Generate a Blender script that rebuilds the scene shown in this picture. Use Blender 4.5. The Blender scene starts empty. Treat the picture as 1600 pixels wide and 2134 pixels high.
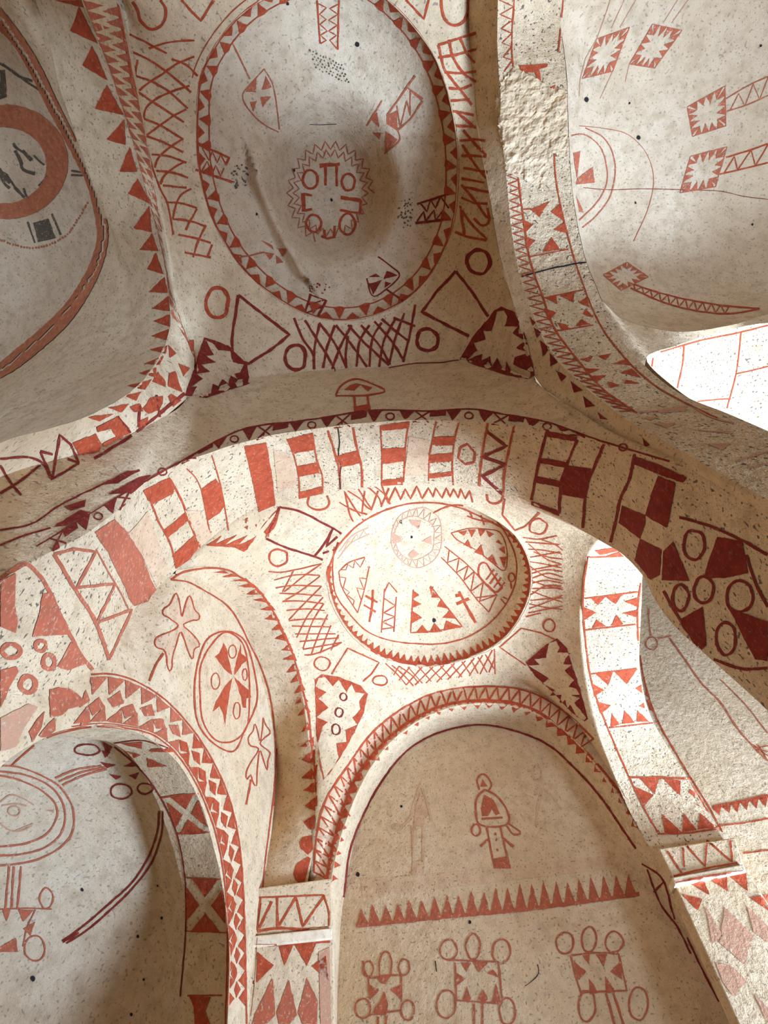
import bpy, bmesh, math, random
import numpy as np
from mathutils import Vector, Matrix, noise
from mathutils.bvhtree import BVHTree

random.seed(7)
scene = bpy.context.scene
COL = scene.collection

# ------------------------------------------------------------------ camera
F, ZX, ZY, YAW = 1100.0, 655.0, 340.0, math.radians(4)
EYE_H = 1.5                                    # eye height above the floor; world z = 0 is the floor
def _basis():
    z = np.array([ZX-800, -(ZY-1067), F]); z /= np.linalg.norm(z)
    v = np.array([0, 0, 1.0])
    fwd = v - z*(v@z); fwd /= np.linalg.norm(fwd)
    right = np.cross(fwd, z)
    if right[0] < 0: right = -right
    c, s = math.cos(YAW), math.sin(YAW)
    return np.array([c*right+s*fwd, -s*right+c*fwd, z])
RB = _basis()
EYE = np.array([0, 0, EYE_H])
def ray(u, v):
    return RB @ np.array([u-800, -(v-1067), F], float)
def at(u, v, ax, val):
    """the point of the place seen at (u, v) that lies on a plane x/y/z = val (z measured from the eye)"""
    r = ray(u, v); i = 'XYZ'.index(ax)
    return r*(val/r[i]) + EYE

cam = bpy.data.cameras.new('camera'); cam_o = bpy.data.objects.new('camera', cam); COL.objects.link(cam_o)
right, up, view = RB[:, 0], RB[:, 1], RB[:, 2]
M = Matrix([[right[i], up[i], -view[i], EYE[i]] for i in range(3)] + [[0, 0, 0, 1]])
cam_o.matrix_world = M
cam.sensor_fit = 'VERTICAL'; cam.sensor_height = 36.0; cam.lens = 36.0*F/2134; cam.clip_start = .01
scene.camera = cam_o

# ------------------------------------------------------------------ light
world = bpy.data.worlds.new('world'); scene.world = world; world.use_nodes = True
wn = world.node_tree.nodes['Background']; wn.inputs[0].default_value = (.62, .76, 1, 1); wn.inputs[1].default_value = 2.0
def area(name, loc, target, sx, sy, power, col):
    l = bpy.data.lights.new(name, 'AREA'); l.shape = 'RECTANGLE'; l.size = sx; l.size_y = sy; l.energy = power; l.color = col
    o = bpy.data.objects.new(name, l); COL.objects.link(o); o.location = loc
    o.rotation_euler = (Vector(target)-Vector(loc)).to_track_quat('-Z', 'Y').to_euler()
    return o
# three unseen area lamps, added to light the bays
# the first stands in for a sunlit floor, the other two are fill
area('floor_bounce_lamp', (3.25, 2.65, .50), (1.80, 2.10, 2.7), .9, 1.1, 325, (.42, .625, 1)).data.spread = math.radians(106)  # aimed up in place of light off a sunlit floor in the right arm
area('side_fill_lamp', (3.1, .30, .55), (1.0, .0, 3.4), .9, 1.1, 175, (.42, .625, 1))  # added fill for the big and right domes; no door is built here
area('left_bay_fill_lamp', (-2.3, -2.9, 1.0), (-1.7, .4, 4.6), 1.8, 1.4, 180, (.42, .625, 1))  # added fill for the left dome, set clear of the entrance opening
cy = scene.cycles
cy.max_bounces = 4; cy.diffuse_bounces = 4; cy.glossy_bounces = 1; cy.transmission_bounces = 0; cy.transparent_max_bounces = 2
cy.use_adaptive_sampling = True; cy.adaptive_threshold = .06; cy.adaptive_min_samples = 16
vs = scene.view_settings
vs.view_transform = 'Standard'; vs.look = 'None'; vs.gamma = 1.0; vs.exposure = 0.16
try: vs.use_curve_mapping = False
except Exception: pass

# ------------------------------------------------------------------ materials
def new_mat(name):
    m = bpy.data.materials.new(name); m.use_nodes = True
    nt = m.node_tree; b = nt.nodes['Principled BSDF']
    b.inputs['Roughness'].default_value = .95
    b.inputs['Specular IOR Level'].default_value = .12
    return m, nt, b
def N(nt, typ, **kw):
    n = nt.nodes.new(typ)
    for k, v in kw.items():
        if k in n.inputs: n.inputs[k].default_value = v
        else: setattr(n, k, v)
    return n
def mixcol(nt, fac, a, b, blend='MIX'):
    n = nt.nodes.new('ShaderNodeMix'); n.data_type = 'RGBA'; n.blend_type = blend
    for sock, val in ((n.inputs[0], fac), (n.inputs[6], a), (n.inputs[7], b)):
        if hasattr(val, 'links'): nt.links.new(val, sock)
        else: sock.default_value = val if not isinstance(val, tuple) else (*val, 1)
    return n.outputs[2]
def ramp(nt, fac, stops):
    r = nt.nodes.new('ShaderNodeValToRGB'); nt.links.new(fac, r.inputs[0])
    e = r.color_ramp.elements
    while len(e) < len(stops): e.new(.5)
    for el, (p, c) in zip(e, stops):
        el.position = p; el.color = (c, c, c, 1) if isinstance(c, (int, float)) else (*c, 1)
    return r.outputs[0]
def plaster_nodes(nt, tint=(.66, .465, .262), rough=1.0, speck=1.0):
    tc = N(nt, 'ShaderNodeTexCoord').outputs['Object']
    def nz(scale, detail=4, rough_=.6):
        n = N(nt, 'ShaderNodeTexNoise', Scale=scale, Detail=detail, Roughness=rough_); nt.links.new(tc, n.inputs['Vector']); return n.outputs[0]
    big = ramp(nt, nz(2.2, 2), [(.35, 0), (.7, 1)])
    c = mixcol(nt, big, tint, tuple(v*k for v, k in zip(tint, (.90, .85, .78))))
    mid = ramp(nt, nz(16, 2), [(.44, 0), (.70, 1)])
    c = mixcol(nt, mid, c, tuple(v*k for v, k in zip(tint, (.78, .74, .68))))
    gr = nz(190, 1, .7)
    c = mixcol(nt, ramp(nt, gr, [(.56, 0), (.70, .6*speck)]), c, (.27, .19, .125))
    sp = ramp(nt, nz(84, 0, .5), [(.69, 0), (.75, .8*speck)])
    c = mixcol(nt, sp, c, (.16, .105, .065))
    h1 = nz(30, 4, .7)
    bp = N(nt, 'ShaderNodeBump', Strength=.55*rough, Distance=.012); nt.links.new(h1, bp.inputs['Height'])
    return c, bp.outputs[0], nz
def plaster(name, tint=(.66, .465, .262), rough=1.0, speck=.75):
    m, nt, b = new_mat(name)
    c, nrm, _ = plaster_nodes(nt, tint, rough, speck)
    nt.links.new(c, b.inputs['Base Color']); nt.links.new(nrm, b.inputs['Normal'])
    return m
def paint(name, col, wear=.35, fade=0.0, pl=(.66, .465, .262)):
    m, nt, b = new_mat(name)
    tc = N(nt, 'ShaderNodeTexCoord').outputs['Object']
    def nz(scale, detail=4, rough_=.6):
        n = N(nt, 'ShaderNodeTexNoise', Scale=scale, Detail=detail, Roughness=rough_); nt.links.new(tc, n.inputs['Vector']); return n.outputs[0]
    v = ramp(nt, nz(30, 3), [(.35, 0), (.7, 1)])
    c = mixcol(nt, v, col, tuple(x*.66 for x in col))
    w = ramp(nt, nz(70, 4, .75), [(.56, fade), (.70, min(1, fade+wear))])
    c = mixcol(nt, w, c, plaster_nodes(nt, pl, speck=.75)[0] if fade >= .6 else tuple(x*.88 for x in pl))
    bp = N(nt, 'ShaderNodeBump', Strength=.45, Distance=.012); nt.links.new(nz(30, 4, .7), bp.inputs['Height'])
    nt.links.new(c, b.inputs['Base Color']); nt.links.new(bp.outputs[0], b.inputs['Normal'])
    return m
PLASTER = plaster('lime_plaster')
PLASTER_ROUGH = plaster('chipped_plaster', rough=1.9, speck=1.25)
PLASTER_GREY = plaster('grey_plaster', tint=(.635, .465, .285), speck=.6)
PLASTER_WHITE = plaster('white_plaster', tint=(.80, .62, .40), rough=.6, speck=.3)
ROCK = plaster('tuff_rock', tint=(.52, .32, .16), rough=1.6)
RED = (.43, .066, .022)
M_RED = paint('red_ochre', RED)
M_WORN = paint('worn_red_ochre', RED, wear=.7, fade=.12)
M_FADE = paint('faded_red_ochre', RED, wear=.5, fade=.50)
M_GHOST = paint('ghost_red_ochre', RED, wear=.3, fade=.80)
M_DARK = paint('dark_red_ochre', (.23, .026, .014), wear=.2)
M_ORANGE = paint('orange_ochre', (.47, .145, .06), wear=.45)
M_BLACK = paint('charcoal_black', (.065, .047, .030), wear=.6, fade=.1)
M_WHITE = paint('lime_white', (.82, .78, .72), wear=.1)
M_PALEPINK = paint('pale_red_wash', RED, wear=.2, fade=.80)
M_CRACK = paint('crack_shadow', (.03, .022, .018), wear=0)

# ------------------------------------------------------------------ geometry helpers
def P3(e):
    if e[0] == 'p': return np.array([e[1], e[2], e[3]+EYE_H], float)      # z given from the eye
    return at(*e)
def cr(points, per=14):
    """smooth curve through the points"""
    p = [np.asarray(q, float) for q in points]
    out = []
    for i in range(len(p)-1):
        p0 = p[i-1] if i else 2*p[0]-p[1]
        p1, p2 = p[i], p[i+1]
        p3 = p[i+2] if i+2 < len(p) else 2*p2-p1
        a, b_, c = np.linalg.norm(p1-p0)**.5+1e-6, np.linalg.norm(p2-p1)**.5+1e-6, np.linalg.norm(p3-p2)**.5+1e-6
        m1 = (p2-p1) + b_*((p1-p0)/a - (p2-p0)/(a+b_))
        m2 = (p2-p1) + b_*((p3-p2)/c - (p3-p1)/(b_+c))
        for k in range(per):
            t = k/per
            out.append((2*t**3-3*t*t+1)*p1 + (t**3-2*t*t+t)*m1 + (-2*t**3+3*t*t)*p2 + (t**3-t*t)*m2)
    out.append(p[-1])
    return np.array(out)
def curve(spec): return cr([P3(e) for e in spec])
def arclen(c): return np.r_[0, np.cumsum(np.linalg.norm(np.diff(c, axis=0), axis=1))]
def resample(c, n):
    s = arclen(c); t = np.linspace(0, s[-1], n)
    return np.stack([np.interp(t, s, c[:, i]) for i in range(c.shape[1])], 1)
def by_angle(c, ctr, axes, angs):
    """resample a curve at given angles about a centre in the plane of two axes"""
    a = np.unwrap(np.arctan2(c[:, axes[1]]-ctr[1], c[:, axes[0]]-ctr[0]))
    if a[-1] < a[0]: a, c = a[::-1], c[::-1]
    a = np.maximum.accumulate(a + np.arange(len(a))*1e-9)
    k = round((np.mean(angs)-np.mean(a))/(2*math.pi)); a = a + 2*math.pi*k
    return np.stack([np.interp(angs, a, c[:, i]) for i in range(3)], 1)
def angle_range(curves, ctr, axes):
    lo, hi = 1e9, -1e9
    for c in curves:
        a = np.unwrap(np.arctan2(c[:, axes[1]]-ctr[1], c[:, axes[0]]-ctr[0]))
        lo, hi = min(lo, a.min()), max(hi, a.max())
    return lo, hi
def wobble(p, amp=.006):
    v = Vector(p)
    d = noise.noise_vector(v*2.6)*amp + noise.noise_vector(v*7.5+Vector((3, 7, 1)))*amp*.5
    return v + d
SURF_OF = {}
def grid_mesh(name, rows, mat, closed=False, amp=.006, shape=None):
    """rows: list of equally long point lists -> quad grid, displaced a little like hand-cut rock"""
    rows = np.asarray(rows); r, c, _ = rows.shape
    vs_ = [wobble(p, amp) for p in rows.reshape(-1, 3)]
    if shape: vs_ = [shape(v) for v in vs_]
    fs = []
    cc = c if closed else c-1
    for i in range(r-1):
        for j in range(cc):
            k = (j+1) % c
            fs.append((i*c+j, i*c+k, (i+1)*c+k, (i+1)*c+j))
    me = bpy.data.meshes.new(name); me.from_pydata(vs_, [], fs)
    me.polygons.foreach_set('use_smooth', [True]*len(fs)); me.materials.append(mat); me.update()
    o = bpy.data.objects.new(name, me); COL.objects.link(o)
    SURF_OF[o.as_pointer()] = BVHTree.FromPolygons([tuple(v) for v in vs_], fs)
    return o
def loft(name, a, b, mat, n=16, prof=None, **kw):
    """ruled (or profiled) surface between two equally sampled curves"""
    rows = []
    for i in range(n+1):
        t = i/n
        rows.append(a*(1-t)+b*t if prof is None else prof(a, b, t))
    return grid_mesh(name, rows, mat, **kw)
def tag(o, label, cat=None, group=None, kind=None, parent=None):
    if label: o['label'] = label
    if cat: o['category'] = cat
    if group: o['group'] = group
    if kind: o['kind'] = kind
    if parent is not None: o.parent = parent
    return o
def box(name, lo, hi, mat):
    bm = bmesh.new(); bmesh.ops.create_cube(bm, size=1)
    for v in bm.verts: v.co = Vector([(l+h)/2 + c*(h-l) for l, h, c in zip(lo, hi, v.co)])
    me = bpy.data.meshes.new(name); bm.to_mesh(me); bm.free(); me.materials.append(mat)
    o = bpy.data.objects.new(name, me); COL.objects.link(o); return o
# ------------------------------------------------------------------ the room: edge curves cut in the rock, then the surfaces between them
def pts(ax, val, *uv): return [(u, v, ax, val) for u, v in uv]
# bay under the big dome
PL = [('p', -.74, -1.05, 1.2), ('p', -.74, -1.0, 2.3), ('p', -.74, -.85, 3.0)] + pts('X', -.74, (250, 0), (300, 260), (340, 480), (370, 640), (405, 735), (390, 830)) + [(300, 890, 'X', -.80), (150, 950, 'X', -.88), (0, 1000, 'X', -.93), ('p', -.95, .57, .5), ('p', -.95, .57, -1.5)]
E1 = [('p', -.78, -.95, -1.5), ('p', -.78, -.95, 1.2), ('p', -.78, -.88, 2.1)] + pts('X', -.78, (170, 0), (240, 180), (300, 380), (345, 560), (355, 680), (310, 780), (200, 860), (100, 895), (0, 925)) + [('p', -.78, .43, .5), ('p', -.78, .43, -1.5)]
E2 = [('p', -1.05, -.95, -1.5), ('p', -1.05, -.95, 1.2), ('p', -1.05, -.90, 2.4)] + pts('X', -1.05, (75, 0), (130, 200), (200, 400), (262, 560), (272, 640)) + [(240, 740, 'X', -1.08), (150, 805, 'X', -1.24), (0, 872, 'X', -1.48), ('p', -1.62, .82, 1.0), ('p', -1.62, .82, -1.5)]
PF = [(390, 830, 'X', -.74), (520, 790, 'Y', .97), (640, 775, 'Y', 1.0), (800, 765, 'Y', 1.0), (960, 750, 'Y', .98), (1040, 765, 'Y', .95), (1115, 790, 'X', .86)]
PR = [('p', .84, -1.05, 1.2), ('p', .84, -1.0, 2.3), ('p', .84, -.85, 3.05)] + [(975, 0, 'X', .84), (990, 200, 'X', .84), (1010, 350, 'X', .84), (1035, 500, 'X', .86), (1060, 600, 'X', .86), (1092, 700, 'X', .86), (1115, 790, 'X', .86), (1180, 842, 'X', .88), (1250, 887, 'X', .90), (1350, 935, 'X', .91), (1450, 975, 'X', .91)] + [('p', .92, .72, .7), ('p', .92, .72, -1.5)]
E10 = [('p', .92, -.95, -1.5), ('p', .92, -.95, 1.2), ('p', .92, -.85, 2.4)] + pts('X', .92, (1036, 0), (1042, 200), (1052, 350), (1065, 480), (1090, 600), (1140, 720), (1210, 800), (1300, 868), (1400, 928), (1482, 975)) + [('p', .92, .71, .7), ('p', .92, .71, -1.5)]
E11 = [('p', 1.25, -.95, -1.5), ('p', 1.25, -.95, 1.2), ('p', 1.25, -.85, 2.4)] + pts('X', 1.25, (1170, 0), (1180, 150), (1185, 300), (1195, 420), (1215, 530), (1250, 620), (1290, 700), (1350, 770), (1420, 820), (1500, 855), (1600, 900)) + [('p', 1.25, .76, .8), ('p', 1.25, .76, -1.5)]
# striped arch between the two bays
E3 = [('p', -.75, .62, -1.5), ('p', -.75, .62, .4)] + [(0, 1215, 'Y', .64), (75, 1165, 'Y', .685), (180, 1108, 'Y', .755), (250, 1060, 'Y', .815), (300, 1005, 'Y', .865), (400, 955, 'Y', .94), (560, 908, 'Y', .99), (740, 885, 'Y', 1.0), (920, 876, 'Y', .99), (1100, 890, 'Y', .95), (1200, 905, 'Y', .91), (1300, 930, 'Y', .86), (1400, 962, 'Y', .80), (1470, 980, 'Y', .775)] + [('p', .93, .755, .8), ('p', .93, .755, -1.5)]
E4 = [('p', -.93, .9, -1.5), ('p', -.93, .95, .3), (-60, 1470, 'X', -.92), (60, 1445, 'X', -.92), (170, 1408, 'X', -.92), (230, 1365, 'Y', 1.34), (280, 1268, 'Y', 1.40), (340, 1212, 'Y', 1.43), (366, 1188, 'Y', 1.437), (410, 1145, 'Y', 1.45), (475, 1095, 'Y', 1.45), (545, 1055, 'Y', 1.45), (670, 1030, 'Y', 1.45), (830, 1008, 'Y', 1.45), (920, 1006, 'Y', 1.45), (1000, 1015, 'Y', 1.45), (1080, 1035, 'Y', 1.45), (1165, 1078, 'Y', 1.45), (1230, 1112, 'Y', 1.45), (1290, 1150, 'Y', 1.45), (1340, 1200, 'Y', 1.43), (1365, 1250, 'Y', 1.40), (1410, 1310, 'Y', 1.38), (1480, 1372, 'Y', 1.36), (1600, 1480, 'Y', 1.33)] + [('p', 1.05, 1.33, .4), ('p', 1.05, 1.33, -1.5)]
# bay under the small dome
E5 = [(366, 1188, 'Y', 1.437), (430, 1183, 'X', -.80), (480, 1195, 'X', -.74), (530, 1230, 'X', -.67), (570, 1285, 'X', -.62), (600, 1350, 'X', -.58), (625, 1430, 'X', -.55), (640, 1520, 'X', -.54), (650, 1600, 'Y', 3.13), (655, 1700, 'Y', 3.2), (650, 1790, 'Y', 3.22), (640, 1850, 'Y', 3.22)]
E5B = [(364, 1195, 'Y', 1.437), (430, 1215, 'X', -.84), (490, 1270, 'X', -.82), (525, 1350, 'X', -.80), (550, 1430, 'X', -.785), (570, 1520, 'X', -.785), (577, 1600, 'X', -.785), (572, 1690, 'X', -.785), (555, 1800, 'X', -.785), (540, 1880, 'X', -.785), (522, 2134, 'X', -.785), ('p', -.785, 3.03, -1.5)]
EXT = pts('Y', 3.25, (640, 1862), (662, 1820), (690, 1720), (740, 1600), (800, 1520), (870, 1462), (960, 1434), (1050, 1430), (1130, 1450), (1200, 1500), (1245, 1555), (1290, 1630), (1330, 1705), (1372, 1785))
E8 = [('p', -.44, 3.25, -1.5)] + pts('Y', 3.25, (694, 2134), (690, 1950), (690, 1850), (710, 1745), (760, 1622), (820, 1540), (900, 1487), (990, 1466), (1080, 1475), (1160, 1512), (1230, 1580), (1290, 1660), (1340, 1742), (1390, 1815), (1540, 2134)) + [('p', 1.30, 3.25, -1.5)]
E9 = [('p', -.46, 3.5, -1.5)] + pts('Y', 3.5, (703, 2134), (708, 1960), (718, 1860), (740, 1740), (780, 1650), (830, 1580), (900, 1530), (990, 1510), (1080, 1525), (1150, 1570), (1220, 1650), (1280, 1740), (1330, 1812), (1400, 1900), (1530, 2134)) + [('p', 1.38, 3.5, -1.5)]
E6 = [('p', 1.2, 1.5, 1.5), ('p', 1.22, 1.58, 1.9)] + [(1240, 1142, 'X', 1.24), (1219, 1190, 'X', 1.25), (1212, 1260, 'X', 1.25), (1213, 1330, 'X', 1.25), (1225, 1430, 'X', 1.25), (1250, 1530, 'X', 1.255), (1290, 1640, 'X', 1.26), (1345, 1750, 'X', 1.275), (1388, 1815, 'Y', 3.22)] + [(1540, 2134, 'Y', 3.22), ('p', 1.29, 3.22, -1.5)]
E7 = [('p', 1.5, 1.5, 1.6), ('p', 1.5, 1.6, 2.1)] + [(1340, 1190, 'X', 1.55), (1336, 1280, 'X', 1.55), (1334, 1400, 'X', 1.56), (1358, 1500, 'X', 1.60), (1432, 1620, 'X', 1.66), (1500, 1740, 'Y', 3.20), (1535, 1800, 'Y', 3.20), (1600, 1905, 'Y', 3.20)] + [('p', 1.72, 3.20, .2), ('p', 1.72, 3.2, -1.5)]
APS = [('p', -.81, 2.75, -1.5), (474, 2134, 'X', -.81), (471, 1900, 'X', -.82), (450, 1780, 'X', -.83), (420, 1682, 'X', -.84), (370, 1592, 'X', -.85), (310, 1540, 'X', -.87), (230, 1517, 'X', -.89), (140, 1524, 'X', -.91), (60, 1555, 'X', -.92), (0, 1600, 'X', -.93), ('p', -.93, 1.02, .5), ('p', -.93, 1.0, 0), ('p', -.93, 1.0, -1.5)]
cv = {k: curve(v) for k, v in dict(PL=PL, E1=E1, E2=E2, PF=PF, PR=PR, E10=E10, E11=E11, E3=E3, E4=E4, E5=E5, E5B=E5B, EXT=EXT, E8=E8, E9=E9, E6=E6, E7=E7, APS=APS).items()}
def band(name, a, b, ctr, axes, mat, n=14, m=150, **kw):
    A, B = cv[a], cv[b]
    ctr = (ctr[0], ctr[1] + (EYE_H if axes[1] == 2 else 0))
    lo, hi = angle_range([A, B], ctr, axes)
    g = np.linspace(lo, hi, m)
    return loft(name, by_angle(A, ctr, axes, g), by_angle(B, ctr, axes, g), mat, n, **kw)
def sub(c, i0, i1):
    return c[int(i0*14):int(i1*14)+1]

# side arches of the big bay
arch_left = band('arch', 'E1', 'E2', (-.1, 1.0), (1, 2), PLASTER)
arch_left_face = band('arch_face', 'PL', 'E1', (-.1, 1.0), (1, 2), PLASTER, n=6)
arch_right = band('arch', 'E10', 'E11', (0, 1.0), (1, 2), PLASTER_ROUGH)
arch_right_face = band('arch_face', 'PR', 'E10', (0, 1.0), (1, 2), PLASTER, n=6)
# striped arch
arch_mid = band('arch', 'E3', 'E4', (.05, 1.0), (0, 2), PLASTER_ROUGH, n=22, m=200)
# its face towards the big bay
pl_low = cv['PL'][(len(PL)-6-0)*14-14*0:]
i_pl = [i for i, e in enumerate(PL) if e[:2] == (390, 830)][0]
i_pr = [i for i, e in enumerate(PR) if e[:2] == (1115, 790)][0]
top = np.vstack([cv['PL'][i_pl*14:][::-1], cv['PF'][1:], cv['PR'][i_pr*14+1:]])
arch_mid_face = loft('arch_face', resample(top, 220), resample(cv['E3'], 220), PLASTER, 12)
# crown of the big bay: dome and the zone around it
def rim_loop(px, z, n=128):
    p = [at(u, v, 'Z', z) for u, v in px]
    c = cr(p + p[:3], 12)
    k = 12
    c = c[k:k+12*len(px)]
    ctr = c.mean(0)
    a = np.linspace(-math.pi, math.pi, n, endpoint=False)
    ang = np.arctan2(c[:, 1]-ctr[1], c[:, 0]-ctr[0]); o = np.argsort(ang)
    ang, cc = ang[o], c[o]
    ang = np.r_[ang-2*math.pi, ang, ang+2*math.pi]; cc = np.vstack([cc, cc, cc])
    return np.stack([np.interp(a, ang, cc[:, i]) for i in range(3)], 1), ctr, a
def loop_by_angle(c, ctr, a):
    ang = np.arctan2(c[:, 1]-ctr[1], c[:, 0]-ctr[0]); o = np.argsort(ang)
    ang, cc = ang[o], c[o]
    ang = np.r_[ang-2*math.pi, ang, ang+2*math.pi]; cc = np.vstack([cc, cc, cc])
    return np.stack([np.interp(a, ang, cc[:, i]) for i in range(3)], 1)
def snap_corners(a, rim, ctr, pts_):
    a = a.copy()
    for p in pts_:
        t = math.atan2(p[1]-ctr[1], p[0]-ctr[0]); a[np.argmin(np.abs(a-t))] = t
    return a, loop_by_angle(rim, ctr, a)
def dome_mesh(name, rim, apex, mat, n=40, power=1.0, funnel=0, shape=None):
    rows = []
    for i in range(n+1):
        t = i/n*math.pi/2
        h, w = math.sin(t)**power, math.cos(t)
        if funnel:                                                # a narrower, deeper pocket at the top
            k = min(1, max(0, (.62-w)/.34)); h = h*(1-funnel) + funnel*k*k*(3-2*k)
        r = rim.copy()
        r[:, :2] = apex[:2] + (rim[:, :2]-apex[:2])*w
        r[:, 2] = rim[:, 2] + (apex[2]-rim[:, 2])*h
        rows.append(r)
    return grid_mesh(name, rows, mat, closed=True, shape=shape)
def crown_mesh(name, rim, outer, mat, n=22, lip=.0):
    """zone between a dome's rim and the arches: leaves the rim nearly level and turns down into the corners"""
    rows = []
    for i in range(n+1):
        t = i/n
        sg = 16*(1-t)**.8*(len(rim)/320)
        if sg > .3:
            kk = np.arange(-int(3*sg)-1, int(3*sg)+2); ker = np.exp(-.5*(kk/sg)**2); ker /= ker.sum()
            os_ = sum(np.roll(outer, -k_, axis=0)*w_ for k_, w_ in zip(kk, ker))
        else: os_ = outer
        r = rim*(1-t) + os_*t
        r[:, 2] = rim[:, 2] + (os_[:, 2]-rim[:, 2])*(t**1.9*.75+t*.25)
        rows.append(r)
    d = outer-rim; d[:, 2] = 0; d /= np.linalg.norm(d, axis=1)[:, None]+1e-6
    rows.append(outer + d*.022 + np.array([0, 0, .02]))         # runs on behind the arches, so no joint stays open
    return grid_mesh(name, rows, mat, closed=True)
ZA, ZB = 3.28, 2.50
NA = 320
rimA, cA, angA = rim_loop([(410, 260), (418, 160), (455, 85), (520, 15), (620, -35), (730, -45), (820, 10), (900, 110), (943, 235), (955, 350), (940, 480), (882, 590), (805, 648), (720, 668), (640, 655), (560, 610), (490, 540), (440, 450), (414, 350)], ZA, NA)
back = curve([('p', -.74, -.85, 3.0), ('p', -.3, -1.0, 3.1), ('p', .4, -1.0, 3.1), ('p', .84, -.85, 3.05)])
i0 = [i for i, e in enumerate(PL) if e[:2] == (250, 0)][0]-1
outA = np.vstack([back[1:-1], cv['PR'][i0*14:i_pr*14+1], cv['PF'][::-1][1:-1], cv['PL'][i0*14:i_pl*14+1][::-1]])
angA, rimA = snap_corners(angA, rimA, cA, [P3(PL[i_pl]), P3(PR[i_pr])])
outA = loop_by_angle(outA, cA, angA)
crown_A = crown_mesh('vault_crown', rimA, outA, PLASTER)
apA = at(690, 405, 'Z', ZA+.66)
# a hard fold runs down the left side of the pocket
fold = np.array([at(u, v, 'Z', ZA+.45) for u, v in ((548, 372), (572, 430), (600, 492), (634, 552))])
def fold_shape(v):
    p = np.array(v); best = None
    for a, b in zip(fold[:-1], fold[1:]):
        d = (b-a)[:2]; t = min(1, max(0, float((p-a)[:2]@d/(d@d)))); q = a[:2]+d*t; e = p[:2]-q
        if best is None or e@e < best[0]: best = (e@e, math.copysign(1, e[0]*d[1]-e[1]*d[0]), t)
    if p[2] < ZA+EYE_H+.06: return v
    s_ = math.sqrt(best[0])*best[1]; w = .045 if s_ < 0 else .13
    h = .13*math.exp(-(s_/w)**2)
    return v - Vector((0, 0, h))
dome_A = dome_mesh('dome', rimA, apA, PLASTER_GREY, n=56, power=.9, funnel=.45, shape=fold_shape)
g_ = np.linspace(0, 1, 40)
wb = np.stack([np.full(40, -.80), np.full(40, -1.02), g_*4.75], 1)
light_block_wall = loft('light_block_wall', wb, wb + np.array([1.75, 0, 0]), ROCK, 16)  # unseen slab added to keep the left bay lamp off the big bay
# crown of the small bay
rimB, cB, angB = rim_loop([(680, 1190), (700, 1130), (760, 1075), (850, 1043), (950, 1048), (1040, 1088), (1090, 1140), (1107, 1200), (1095, 1262), (1050, 1330), (980, 1370), (890, 1388), (800, 1370), (738, 1328), (695, 1262)], ZB, NA)
iE4a = [i for i, e in enumerate(E4) if e[:2] == (366, 1188)][0]; iE4b = [i for i, e in enumerate(E4) if e[:2] == (1290, 1150)][0]
iE6b = [i for i, e in enumerate(E6) if e[:2] == (1345, 1750)][0]
outB = np.vstack([cv['E4'][iE4a*14:iE4b*14+1], cv['E6'][14:iE6b*14+8], cv['EXT'][::-1][3:], cv['E5'][::-1][2:-1]])
angB, rimB = snap_corners(angB, rimB, cB, [cv['EXT'][3], cv['EXT'][-4], cv['E4'][iE4b*14], cv['E5'][0]])
outBa = loop_by_angle(outB, cB, angB)
crown_B = crown_mesh('vault_crown', rimB, outBa, PLASTER)
apB = at(866, 1119, 'Z', ZB+.40)
dome_B = dome_mesh('dome', rimB, apB, PLASTER)
# front arch of the small bay, its reveal and the wall in it
arch_front = loft('arch', by_angle(cv['EXT'], (.42, 1.3+EYE_H), (0, 2), np.linspace(0.02, math.pi-.02, 140)), by_angle(cv['E8'], (.42, 1.3+EYE_H), (0, 2), np.linspace(.02, math.pi-.02, 140)), PLASTER, 8)
front_reveal = band('arch_reveal', 'E8', 'E9', (.42, 1.2), (0, 2), PLASTER, n=8)
e9 = cv['E9']; k = int(np.argmax(e9[:, 2])); L, R = e9[:k+1], e9[k:][::-1]
zs = np.r_[np.linspace(0, 2.2, 30), np.linspace(2.2, e9[k, 2], 60)[1:]]
fl = np.stack([np.interp(zs, L[:, 2], L[:, i]) for i in range(3)], 1); fr = np.stack([np.interp(zs, R[:, 2], R[:, i]) for i in range(3)], 1)
wall_front = loft('wall_front', fl, fr, PLASTER, 40)
# left wall with the blind arch and the apse opening
reveal_left = loft('arch_reveal', resample(cv['E5B'][:int(9*14)+1], 120), resample(cv['E5'], 120), PLASTER, 8)
WC = (1.95, .55+EYE_H)
outer = np.vstack([cv['E5B'][::-1], cv['E4'][:[i for i, e in enumerate(E4) if e[:2] == (366, 1188)][0]*14+1][::-1]])
lo, hi = angle_range([outer, cv['APS']], WC, (1, 2)); g = np.linspace(lo+.001, hi-.001, 200)
apse_in = by_angle(cv['APS'], WC, (1, 2), g)
wall_left = loft('wall_left', by_angle(outer, WC, (1, 2), g), apse_in, PLASTER, 18)
# right arch of the small bay and the arm beyond it
arch_r2 = band('arch', 'E6', 'E7', (2.2, .9), (1, 2), PLASTER_ROUGH, n=12)

g_ = np.linspace(0, 1, 60)
wl = np.stack([np.full(60, 1.5), np.full(60, 3.235), g_*4.9], 1); wr = wl + np.array([1.9, .03, 0])
wall_arm = loft('wall_right', wl, wr, PLASTER, 24)
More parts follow.
